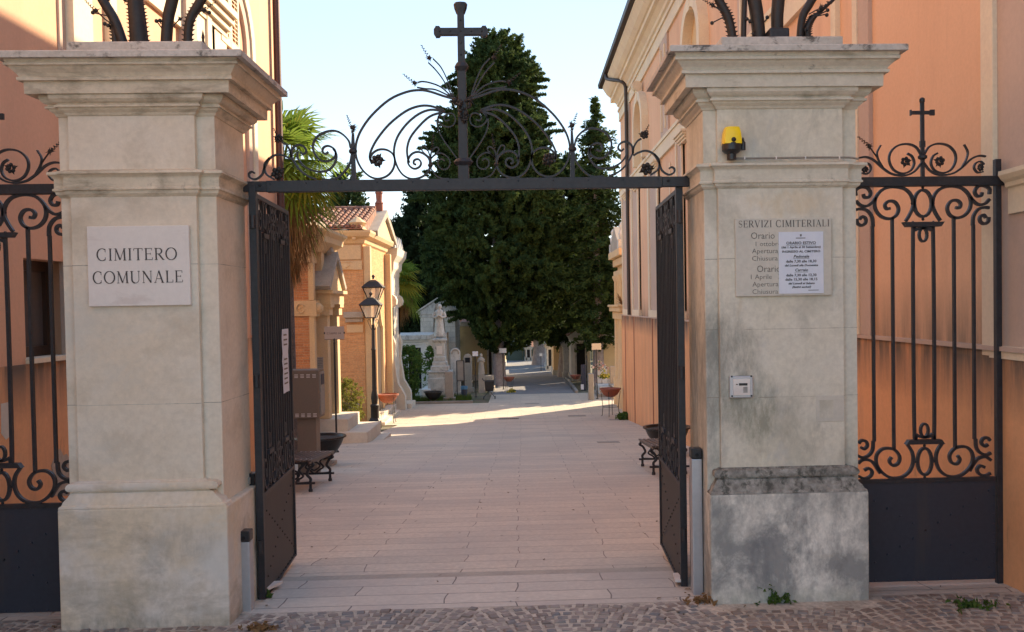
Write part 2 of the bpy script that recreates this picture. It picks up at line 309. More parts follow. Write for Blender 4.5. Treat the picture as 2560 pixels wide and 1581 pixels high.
def copy_tree(o,parent=None,kids=None):
    if kids is None:
        kids={}
        for c in bpy.data.objects:
            if c.parent: kids.setdefault(c.parent.name,[]).append(c)
    c=o.copy(); COL.objects.link(c)
    if parent: c.parent=parent
    for ch in kids.get(o.name,[]): copy_tree(ch,c,kids)
    return c
def dup(o,loc,rz=0,label=None,sc=1):
    c=copy_tree(o); c.location=loc; c.rotation_euler=(0,0,rz); c.scale=(sc,sc,sc)
    if label: c['label']=label
    return c
# small ornaments
def coil(mb,a,b,r0,turns=5,wire=.0045):
    a=Vector(a); b=Vector(b); t=(b-a); L=t.length; t.normalize()
    q=t.cross(Vector((0,1,0))).normalized(); e=t.cross(q); pts=[]; n=turns*8
    for i in range(n+1):
        u=i/n; an=2*PI*turns*u; pts.append(a+t*L*u+(q*math.cos(an)+e*math.sin(an))*r0*(1-.75*u))
    mb.tube(pts,wire,4)
def spiky(mb,c,r,k=9):
    c=Vector(c); mb.ball(c,r*.55,8)
    for i in range(k):
        d=Vector((random.gauss(0,1),random.gauss(0,.6),random.gauss(0,1))).normalized()
        q=d.cross(Vector((.3,1,.2))).normalized()*r*.22
        tip=c+d*r*1.25+Vector((random.uniform(-.2,.2),0,random.uniform(-.2,.2)))*r
        mb.add([c+q,c-q,c+d.cross(q)*.9,tip],[(0,1,3),(1,2,3),(2,0,3),(0,2,1)])
def rosette(mb,c,r):
    c=Vector(c)
    mb.ball(c+Vector((0,-.35*r,0)),r*.28,6)
    for i in range(6):
        a=i*PI/3+.3; mb.ball(c+Vector((math.cos(a)*r*.55,random.uniform(-.25,0)*r,math.sin(a)*r*.55)),r*.36,6)
    for i in range(3):
        a=random.uniform(0,6.28); d=Vector((math.cos(a),0,math.sin(a))); q=Vector((-d.z,0,d.x))*r*.3
        p=c+d*r*.5; mb.add([p+q,p-q,p+d*r*.75,p+Vector((0,-.25*r,0))],[(0,1,3),(1,2,3),(2,0,3),(0,2,1)])
# ------------------------------------------------------------------ lettering
def arc(cx,cy,rx,ry,a0,a1,n=12): return [(cx+rx*math.cos(R(a0+(a1-a0)*i/n)),cy+ry*math.sin(R(a0+(a1-a0)*i/n))) for i in range(n+1)]
TK,TN=.12,.045
def vw(pts,inv=False):
    out=[]
    for i in range(len(pts)):
        a=pts[max(i-1,0)]; b=pts[min(i+1,len(pts)-1)]; l=math.hypot(b[0]-a[0],b[1]-a[1]) or 1
        k=abs(b[1]-a[1])/l; out.append(TN+(TK-TN)*k)
    return out
def sf(x,y,w=.26): return ([(x-w/2,y),(x+w/2,y)],[TN,TN])
def glyph(ch):
    L=lambda a,b,w:([a,b],[w,w])
    if ch==' ': return .38,[]
    if ch=='I': return .34,[L((.17,0),(.17,1),TK),sf(.17,.02),sf(.17,.98)]
    if ch=='C': a=arc(.45,.5,.42,.5,55,305,18); return .84,[(a,vw(a)),L((.72,.70),(.72,.98),TN),L((.72,.28),(.72,.04),TN)]
    if ch=='O': a=arc(.47,.5,.44,.5,0,360,28); return .96,[(a,vw(a))]
    if ch=='T': return .8,[L((.4,0),(.4,1),TK),L((.03,.97),(.77,.97),TN),L((.04,.97),(.04,.8),TN),L((.76,.97),(.76,.8),TN),sf(.4,.02)]
    if ch=='E': return .72,[L((.14,0),(.14,1),TK),L((.02,.97),(.64,.97),TN),L((.14,.52),(.52,.52),TN),L((.02,.03),(.68,.03),TN),L((.64,.97),(.64,.8),TN),L((.68,.03),(.68,.22),TN),L((.52,.6),(.52,.44),TN)]
    if ch=='L': return .68,[L((.14,0),(.14,1),TK),sf(.14,.98),L((.02,.03),(.64,.03),TN),L((.64,.03),(.64,.24),TN)]
    if ch=='M': return 1.05,[L((.12,0),(.16,1),TN),L((.16,.98),(.52,.04),TK),L((.52,.04),(.88,.98),TN),L((.88,1),(.92,0),TK),sf(.12,.02,.2),sf(.92,.02),sf(.12,.98,.16),sf(.92,.98,.2)]
    if ch=='N': return .92,[L((.13,0),(.13,1),TN),L((.13,.98),(.78,.02),TK),L((.78,0),(.78,1),TN),sf(.13,.02,.2),sf(.78,.98,.2),sf(.1,.98,.16)]
    if ch=='A': return .88,[L((.1,0),(.42,1),TN),L((.42,1),(.76,0),TK),L((.2,.34),(.64,.34),TN),sf(.1,.02,.2),sf(.76,.02)]
    if ch=='V': return .86,[L((.1,1),(.44,0),TK),L((.44,0),(.76,1),TN),sf(.1,.98),sf(.76,.98,.2)]
    if ch=='U': a=[(.15,1)]+arc(.46,.32,.31,.32,180,360,12)+[(.77,1)]; return .92,[(a,[TK]*7+[TN]*(len(a)-7)),sf(.15,.98),sf(.77,.98,.2)]
    if ch=='R': a=[(.14,.96)]+arc(.38,.74,.24,.23,90,-90,10)+[(.14,.51)]; return .82,[L((.14,0),(.14,1),TK),(a,vw(a)),L((.36,.5),(.74,.02),TK),sf(.14,.02),sf(.78,.02,.14),sf(.1,.98,.2)]
    if ch=='S': a=arc(.32,.74,.23,.24,35,270,12)+arc(.32,.26,.25,.25,90,-145,12); return .64,[(a,[TN+(TK-TN)*max(0,1-abs(i-12.5)/7) for i in range(len(a))]),L((.54,.82),(.54,.98),TN),L((.08,.18),(.08,.02),TN)]
    if ch=='Z': return .76,[L((.06,.97),(.68,.97),TN),L((.68,.97),(.06,.03),TK),L((.06,.03),(.7,.03),TN),L((.06,.97),(.06,.8),TN),L((.7,.03),(.7,.22),TN)]
    return .5,[]
def serif(mb,text,x0,z0,width,h,y,t=.002,sp=.14):
    gs=[glyph(c) for c in text]; tot=sum(g[0] for g in gs)+sp*(len(gs)-1); kx=width/tot; x=x0
    for wd,st in gs:
        for k,(pts,ws) in enumerate(st):
            n=len(pts); e=t*(1+.06*k); l=[]; r=[]
            for i in range(n):
                a=pts[max(i-1,0)]; b=pts[min(i+1,n-1)]; dx,dz=(b[0]-a[0])*kx,(b[1]-a[1])*h; q=math.hypot(dx,dz) or 1
                nx,nz=-dz/q*ws[i]*h/2,dx/q*ws[i]*h/2; px,pz=x+pts[i][0]*kx,z0+pts[i][1]*h
                l.append((px+nx,y-e,pz+nz)); r.append((px-nx,y-e,pz-nz))
            for i in range(n-1): mb.add([l[i],l[i+1],r[i+1],r[i]],[(0,1,2,3)])
        x+=(wd+sp)*kx
    return mb
def sans(name,text,x,z,size,y,mat,parent,align='CENTER',bold=0,sx=1,shear=0,rz=0):
    cu=bpy.data.curves.new(name,'FONT'); cu.body=text; cu.size=size; cu.align_x=align; cu.offset=bold; cu.extrude=.0005; cu.shear=shear
    cu.resolution_u=2
    o=bpy.data.objects.new(name,cu); COL.objects.link(o); dg=bpy.context.evaluated_depsgraph_get()
    me=bpy.data.meshes.new_from_object(o.evaluated_get(dg)); bpy.data.objects.remove(o)
    me.transform(Matrix.Rotation(rz,4,'Z')@Matrix.Rotation(PI/2,4,'X')@Matrix.Scale(sx,4,(1,0,0)))
    me.materials.clear(); me.materials.append(M[mat])
    q=bpy.data.objects.new(name,me); COL.objects.link(q); q.parent=parent; q.location=Vector((x,y,z))-origin(parent); return q
def joinobjs(objs,name):
    bm=bmesh.new(); base=objs[0]
    for o in objs:
        me=o.data.copy(); me.transform(Matrix.Translation(Vector(o.location)-Vector(base.location))); bm.from_mesh(me); bpy.data.meshes.remove(me)
    bm.to_mesh(base.data); bm.free()
    for o in objs[1:]: bpy.data.objects.remove(o)
    base.name=name; return base

# ------------------------------------------------------------------ ground, path, cobbles
def sheet(name,xs,ys,mat,dz=0,kind='structure',lab=None):
    mb=MB(); n=len(xs)
    for y in ys:
        for x in xs: mb.v.append((x,y,gz(y)+dz))
    for j in range(len(ys)-1):
        for i in range(n-1): a=j*n+i; mb.f.append((a,a+1,a+n+1,a+n))
    o=mb.build(name,mat,recalc=False); tag(o,kind=kind); return o
def lin(a,b,n): return [a+(b-a)*i/n for i in range(n+1)]
sheet('ground',[-400,-60,-20,-6,0,6,20,60,400],[-60,0,6.3]+lin(8,30,11)+[40,60,90,150,300,900],'earth',-.03)
BY=6.25
sheet('threshold_slabs',lin(-4.08,3.5,6),[BY,6.3,6.8,7.2],'slab',.0)
sheet('drain_strip',lin(-4.08,3.5,6),[7.2,7.36],'kerb',0)
sheet('path',lin(-4.08,3.5,6),[7.36]+lin(8,30,22),'path',0)
sheet('side_path',[-6.2,-5,-4.09],lin(15.6,26,10),'path',-.004)
sheet('crossing_pavement',[-14,-5.2,-1,3,5,16],[30.004,33,37.4],'path',0)
sheet('crossing_path',[-1.4,3,8,16],[37.404,39,41.5],'path',.0)
sheet('avenue',[-1.35,.5,2.35],[41.504,46,52,60,70,90],'asph',.006)
def cobbles():
    mb=MB(); k=0; y=4.7
    rnd=random.Random(3)
    for row in range(23):
        x=-4.6+rnd.uniform(0,.08)
        while x<4.6:
            wv=rnd.uniform(.066,.092); xc=x+wv/2; ph=(xc+.35)/1.25*PI
            yc=4.62+row*.0755+.16*abs(math.sin(ph)); sl=.16*PI/1.25*math.cos(ph)*(1 if math.sin(ph)>0 else -1)
            if yc<BY-.035 and not(yc>6.0 and (-3.0<xc<-1.85 or 1.2<xc<2.4)):
                a=math.atan(sl); ca,sa=math.cos(a),math.sin(a); hx,hy=wv/2-.006,.0300; z=rnd.uniform(-.004,.006)
                def q(u,v,zz): return (xc+u*ca-v*sa+rnd.uniform(-.004,.004),yc+u*sa+v*ca+rnd.uniform(-.004,.004),zz)
                r0=[q(-hx,-hy,-.03),q(hx,-hy,-.03),q(hx,hy,-.03),q(-hx,hy,-.03)]
                r1=[q(-hx,-hy,z-.004),q(hx,-hy,z-.004),q(hx,hy,z-.004),q(-hx,hy,z-.004)]
                r2=[q(-hx*.78,-hy*.76,z+.005),q(hx*.78,-hy*.76,z+.005),q(hx*.78,hy*.76,z+.005),q(-hx*.78,hy*.76,z+.005)]
                mb.loft([r0,r1,r2])
            x+=wv+.006
    m,nt,b=newmat('porphyry_cobbles'); tc=N(nt,'ShaderNodeTexCoord').outputs['Object']
    v=N(nt,'ShaderNodeTexVoronoi'); v.inputs['Scale'].default_value=11; nt.links.new(tc,v.inputs['Vector'])
    s=N(nt,'ShaderNodeSeparateColor'); nt.links.new(v.outputs['Color'],s.inputs[0])
    col=mixc(nt,s.outputs[0],(.19,.145,.12),(.31,.26,.225)); col=mixc(nt,ramp(nt,s.outputs[1],.7,.95),col,(.17,.165,.165))
    col=mixc(nt,ramp(nt,noise(nt,tc,2,5),.55,.75,0,.6),col,(.27,.245,.21))
    nt.links.new(col,b.inputs['Base Color']); b.inputs['Roughness'].default_value=.6
    bump(nt,b,noise(nt,tc,60,4),.5,.006)
    o=mb.build('cobbled_forecourt',m,smooth=35); tag(o,kind='structure')
    g=sheet('joint_sand_and_plaza',[-30,-6,6,30],[-40,-8,4.6,BY-.003],'jsand',.0)  # reaches behind the camera as pale plaza ground, added for bounced light
M['jsand']=pm('grey_joint_sand',(.50,.45,.38),(.36,.32,.27),5,.4,.6,famt=.25,bmp=.6,bsc=60,stains=[((.06,.07,.03),(3,3,3),.62,.7,.6)])
cobbles()

M['jointm']=pm('grey_mortar_joint',(.24,.21,.17),(.50,.46,.38),5,.42,.5,bmp=0)
# ------------------------------------------------------------------ gate pillars
def pillar(label,pxm,YB,dep,bx,pnl,plx,rows,mats,tb):
    """rows: dict of y measures; bx/pnl/plx: body, raised panel and plinth sight lines"""
    p=.042; Yp=YB-.11
    x0=P(bx[0],700,YB).x; x1=P(bx[1],700,YB).x; a0=P(pnl[0],900,YB-p).x; a1=P(pnl[1],900,YB-p).x
    q0=P(plx[0],1300,Yp).x; q1=P(plx[1],1300,Yp).x; y1=YB+dep
    z=lambda py,o=0: P(pxm,py,YB-o).z
    root=thing('gate_pillar',label,'pillar',((x0+x1)/2,YB+dep/2,0))
    zp=z(rows['plinth'],.11)
    MB().box(q0,Yp,-.06,q1,y1+.06,zp).build('plinth',mats[1],root,bevel=.012)
    # base moulding
    def rect(xa,xb,ya,yb,zz): return [(xa,ya,zz),(xb,ya,zz),(xb,yb,zz),(xa,yb,zz)]
    yb=YB+.02; zt=z(rows['base_top'],p); h=zt-zp; mb=MB(); rr=[]
    for u,vv in ((0,.04),(.08,.05),(.11,.16),(.24,.24),(.40,.46),(.54,.60),(.57,.74),(.60,.74),(.62,.50),(.68,.40),(.76,.36),(.85,.40),(.92,.52),(.94,.80),(.97,.84),(1,1)):
        rr.append(rect(q0*(1-vv)+(a0-.006)*vv+(.004 if u>.0 else 0),q1*(1-vv)+(a1+.006)*vv-(.004 if u>0 else 0),Yp*(1-vv)+(YB-p-.006)*vv+(.004 if u>0 else 0),yb,zp+h*u))
    mb.loft(rr).build('base_moulding',mats[2],root,smooth=30)
    # body with raised panel
    zl=z(rows['ledge'][-1][0])
    ob=MB(); ob.box(x0,YB,zp-.01,x1,y1,zl); ob.build('shaft',mats[0],root,bevel=.006)
    MB().box(a0,YB-p,zt-.01,a1,YB-.0005,zl-.001).build('raised_panel',mats[0],root,bevel=.005)
    mb=MB()
    for py in rows['joints']:
        zz=z(py); mb.box(a0-.0006,YB-p-.0008,zz-.0016,a1+.0006,YB-p+.001,zz+.0016).box(x0-.0006,YB-.0008,zz-.0016,a0-.0008,YB+.001,zz+.0016).box(a1+.0008,YB-.0008,zz-.0016,x1+.0008,YB+.001,zz+.0016).box(x1-.001,YB,zz-.0016,x1+.0008,y1,zz+.0016)
    mb.build('mortar_joints','jointm',root)
    def outline(o,brk=True,e=p):
        f=YB-o
        if not brk: return [(x0-o,f-0),(x1+o,f-0),(x1+o,y1+o),(x0-o,y1+o)]
        return [(x0-o,f),(a0-o,f),(a0-o,f-e),(a1+o,f-e),(a1+o,f),(x1+o,f),(x1+o,y1+o),(x0-o,y1+o)]
    def stack(name,lst,mat,brk=True,e=p):
        MB().loft([[(a,b,z(py,o+.03)) for a,b in outline(o,brk,e)] for py,o in lst[::-1]]).build(name,mat,root)
    stack('ledge',rows['ledge'],mats[3])
    stack('neck',[(rows['bed'][-1][0]-2,0),(rows['ledge'][0][0]+2,0)],mats[0])
    stack('bed_moulding',rows['bed'],mats[3])
    stack('cornice',rows['cornice'],mats[3],False)
    stack('top_slab',rows['slab'],mats[4],False)
    s=rows['slab'][0][0]; t0=P(tb[0],s-8,YB+.05).x; t1=P(tb[1],s-8,YB+.05).x
    MB().box(t0,YB+.05,z(s,.2)-.01,t1,y1-.05,P(pxm,tb[2],YB+.05).z).build('pedestal_block',mats[4],root,bevel=.008)
    return root,(x0,x1,a0,a1,YB-p,y1,P(pxm,tb[2],YB+.05).z)
rowsR=dict(joints=(646,822,991),plinth=1234,base_top=1166,
  ledge=[(405,.0),(407,.058),(413,.06),(417,.045),(423,.030),(426,.028),(450,.028),(452,.036),(456,.036),(458,.024),(464,.020),(470,.004),(471,0)],
  bed=[(216,.080),(221,.084),(229,.080),(237,.064),(243,.046),(245,.045),(246,.058),(251,.058),(252,.042),(258,.036),(266,.016),(272,.008),(273,0)],
  cornice=[(123,.225),(136,.215),(137,.225),(144,.222),(145,.205),(152,.195),(163,.172),(171,.160),(172,.172),(179,.17),(181,.142),(214,.140),(216,.06)],
  slab=[(108,.255),(110,.262),(123,.262),(125,.235)])
rowsL=dict(joints=(663,1010),plinth=1270,base_top=1200,
  ledge=[(424,.0),(427,.058),(433,.06),(437,.045),(443,.030),(446,.028),(468,.028),(470,.036),(474,.036),(477,.024),(484,.020),(491,.004),(493,0)],
  bed=[(232,.080),(238,.084),(246,.080),(254,.064),(259,.046),(261,.045),(263,.058),(267,.058),(268,.042),(274,.036),(282,.016),(289,.008),(290,0)],
  cornice=[(138,.225),(150,.215),(151,.225),(157,.222),(158,.205),(166,.195),(178,.172),(187,.160),(188,.172),(196,.17),(199,.142),(230,.140),(232,.06)],
  slab=[(121,.255),(123,.262),(138,.262),(140,.235)])
PR,gR=pillar('right stone gate pillar with black lichen stains and a grey hours sign',1960,6.27,.62,(1762,2142),(1800,2111),(1776,2173),rowsR,('stoneR','stoneRp','stoneRb','stoneRc','stoneT'),(1803,2108,91))
PL,gL=pillar('left stone gate pillar, clean beige, carrying the pale marble name plaque',350,6.13,.62,(158,546),(187,501),(143,568),rowsL,('stoneL','stoneLp','stoneLp','stoneLc','stoneT'),(165,505,103))

# marble name plaque
def plaque(px0,px1,py0,py1,Y,t,label,mat,name='wall_plaque',cat='plaque'):
    a=P(px0,(py0+py1)/2,Y); b=P(px1,(py0+py1)/2,Y); z1=P((px0+px1)/2,py0,Y).z; z0=P((px0+px1)/2,py1,Y).z
    r=thing(name,label,cat,((a.x+b.x)/2,Y+t/2,z0))
    MB().box(a.x,Y,z0,b.x,Y+t,z1).build('slab',mat,r,bevel=.003); return r,a.x,b.x,z0,z1
yl=gL[4]; r,xa,xb,z0,z1=plaque(219,474,565,765,yl-.03,.03,'square pale marble plaque reading CIMITERO COMUNALE on the left pillar','marble')
def zrow(px,py,Y): return P(px,py,Y).z
hh=zrow(345,621,yl-.03)-zrow(345,651,yl-.03); k=(xb-xa)/255
mb=MB(); serif(mb,'CIMITERO',xa+24*k,zrow(345,651,yl-.03),200*k,hh,yl-.03); mb.build('lettering','ink',r,recalc=False)
mb=MB(); serif(mb,'COMUNALE',xa+13*k,zrow(345,708,yl-.03),225*k,hh,yl-.03); mb.build('lettering','ink',r,recalc=False)
# grey hours sign
yr=gR[4]; Ys=yr-.022
r,xa,xb,z0,z1=plaque(1839,2079,546,740,Ys,.022,'grey stone opening hours sign headed SERVIZI CIMITERIALI on the right pillar','marble2','hours_sign','sign')
mb=MB(); sx=lambda X: P(X,640,Ys).x
h=zrow(1950,551,Ys)-zrow(1950,568,Ys)
serif(mb,'SERVIZI CIMITERIALI',sx(1847),zrow(1950,568,Ys),sx(2074)-sx(1847),h,Ys,sp=.16); mb.build('heading_lettering','ink',r,recalc=False)
ts=[]
for tx,X,y,sz in (('Orario',1877,597,.066),('1 ottobre',1886,615,.045),('Apertura',1880,633,.047),('Chiusura',1879,651.5,.047),('Orario',1891,680,.066),('1 Aprile   3',1873,697.5,.047),('Apertura',1880,716,.047),('Chiusura',1879,734.5,.047)):
    w_={'Orario':60,'1 ottobre':66,'Apertura':65,'Chiusura':65,'1 Aprile   3':78}[tx]
    o=sans('t',tx,sx(X),zrow(1950,y,Ys),sz,Ys-.001,'ink2',r,'LEFT',bold=-.0004)
    o.data.transform(Matrix.Scale((sx(X+w_)-sx(X))/max(v.co.x for v in o.data.vertices),4,(1,0,0))); ts.append(o)
joinobjs(ts,'hours_lettering')
Yn=Ys-.006
a=P(1948,735,Yn); b=P(2058,579,Yn)
r=thing('paper_notice','white printed paper notice ORARIO ESTIVO taped over the grey hours sign','notice',((a.x+b.x)/2,Yn,a.z))
MB().box(a.x,Yn,a.z,b.x,Yn+.004,b.z).build('sheet','paper',r)
nx=lambda X: P(X,650,Yn).x
ts=[]; ul=MB()
def und(x0,x1,y): 
    zz=zrow(2002,y,Yn); ul.box(nx(x0),Yn-.0015,zz-.0016,nx(x1),Yn-.0002,zz+.0002)
for tx,y,wd,sz,it in (('ORARIO ESTIVO',611,74,.026,0),('(dal 1 Aprile al 30 Settembre)',620.5,98,.020,0),('INGRESSO AL CIMITERO',631.5,96,.020,0),('Pedonale',644.5,40,.026,.25),
   ('dalle 7,30 alle 18,30',656.5,76,.024,0),('dal Lunedì alla Domenica',666,84,.019,.25),('Carraio',678.5,34,.026,.25),('dalle 7,30 alle 12,30',691,76,.024,0),('dalle 15,30 alle 18,15',701.5,80,.024,0),('dal Lunedì al Sabato',711,67,.019,.25),('(festivi esclusi)',720,48,.019,.25)):
    o=sans('t',tx,nx(2003),zrow(2003,y,Yn),sz,Yn-.001,'ink',r,'CENTER',bold=.0005,shear=it)
    xm=max(v.co.x for v in o.data.vertices)*2; o.data.transform(Matrix.Scale((nx(wd+1900)-nx(1900))/xm,4,(1,0,0))); ts.append(o)
joinobjs(ts,'printed_text')
und(1966,2040,613); und(1983,2023,646.5); und(1986,2020,680.5)
ul.box(nx(1990),Yn-.001,zrow(2000,596.5,Yn),nx(2014),Yn-.0002,zrow(2000,594.8,Yn)); ul.box(nx(2020),Yn-.001,zrow(2000,727,Yn),nx(2046),Yn-.0002,zrow(2000,725.6,Yn))
ul.build('underlines','ink',r)
cr_=MB(); cc=P(2002,589,Yn); cr_.prism([(cc.x-.006,Yn-.0015,cc.z+.008),(cc.x+.006,Yn-.0015,cc.z+.008),(cc.x+.006,Yn-.0015,cc.z-.002),(cc.x,Yn-.0015,cc.z-.009),(cc.x-.006,Yn-.0015,cc.z-.002)],(0,.0012,0)).build('municipal_crest','ink2',r)
# card reader / intercom
Yi=yr-.03; a=P(1825,996,Yi); b=P(1883,940,Yi)
r=thing('intercom_panel','small grey square intercom box on the right pillar below the hours sign','intercom',((a.x+b.x)/2,Yi,a.z))
MB().box(a.x,Yi,a.z,b.x,Yi+.03,b.z).build('housing','alu',r,bevel=.006)
fw=(b.x-a.x)
MB().box(a.x+.14*fw,Yi-.006,a.z+.12*fw,b.x-.14*fw,Yi-.0005,b.z-.12*fw).build('faceplate','marble',r,bevel=.002)
mb=MB(); mb.box(a.x+.38*fw,Yi-.009,b.z-.40*fw,a.x+.74*fw,Yi-.0065,b.z-.30*fw).box(a.x+.26*fw,Yi-.009,b.z-.37*fw,a.x+.32*fw,Yi-.0065,b.z-.33*fw); mb.build('display','blackp',r)
mb=MB()
for i in range(5): mb.box(a.x+.56*fw,Yi-.008,a.z+(.24+.05*i)*fw,a.x+.74*fw,Yi-.0065,a.z+(.262+.05*i)*fw)
mb.build('speaker_grille','blackp',r)
mb=MB()
for i in range(4): mb.box(a.x+(.05 if i%2 else .88)*fw,Yi-.004,a.z+(.05 if i<2 else .88)*fw,a.x+(.12 if i%2 else .95)*fw,Yi-.0003,a.z+(.12 if i<2 else .95)*fw)
mb.build('screws','blackp',r)
# flashing lamp
c=P(1829,400,yr-.06); s=1/368
r=thing('flashing_lamp','amber gate flashing lamp with black base on the right pillar ledge','warning lamp',(c.x,c.y,c.z))
lz=lambda py: P(1829,py,yr-.06).z
mb=MB(); rr=[]
for py,wd,dp in ((362,23,22),(350,23,22),(335,21.5,21),(324,19,19),(320,17,17),(318,10,10)):
    n=16; rr.append([(c.x+.002+wd*s*max(-1,min(1,1.25*math.cos(2*PI*i/n))),c.y+dp*s*max(-1,min(1,1.25*math.sin(2*PI*i/n))),lz(py)) for i in range(n)])
mb.loft(rr).build('lens','amber',r,smooth=40)
mb=MB(); mb.lathe([(.5*s,0),(12*s,0),(12*s,14*s),(18*s,17*s),(24*s,23*s),(24*s,34*s),(23*s,40*s),(.5*s,41*s)],(c.x,c.y,lz(400)),16); mb.build('base','blackp',r,smooth=40)
mb=MB(); mb.lathe([(2*s,0),(6.5*s,1*s),(6.5*s,20*s),(4*s,22*s),(1.5*s,32*s)],(c.x+29*s,c.y,lz(377)),10); mb.box(c.x+20*s,c.y-4*s,lz(374),c.x+28*s,c.y+4*s,lz(362)); mb.build('antenna','blackp',r,smooth=40)
MB().ball((c.x+.002,c.y-23*s,lz(353)),6*s,8).build('bulb','ironbrown',r)
pts=[P(x,y,yr-.045) for x,y in ((1838,396),(1860,396.5),(1935,395.5),(2010,394.5),(2100,394),(2130,395),(2146,398))]
r=thing('cable_conduit','thin grey cable conduit clipped along the ledge beside the amber lamp','cable conduit',pts[0])
MB().tube(cr(pts,4),.0075,6).build('tube','conduit',r,smooth=60)
mb=MB()
for x in (1861,1940,2013,2098): q=P(x,395.4,yr-.045); mb.box(q.x-.004,q.y-.01,q.z-.011,q.x+.004,q.y+.012,q.z+.011)
mb.build('clips','marble',r)
pts=[P(1857,y,yr-.006) for y in (227,240,300,350)]; pts[0].y=pts[1].y=yr-.07
# patch plates on right pillar: mortar repairs
r=thing('mortar_patch','pale rectangular mortar repair low on the right pillar beside its corner','mortar patch',P(2073,1020,yr))
a=P(2040,1055,yr); b=P(2110,988,yr); MB().box(a.x,yr-.004,a.z,b.x,yr-.0004,b.z).build('mortar','marble2',r,bevel=.002)
a2=P(2049,1046,yr); b2=P(2083,1000,yr); MB().box(a2.x,yr-.0055,a2.z,b2.x,yr-.0042,b2.z).build('exposed_stone','stoneR',r)

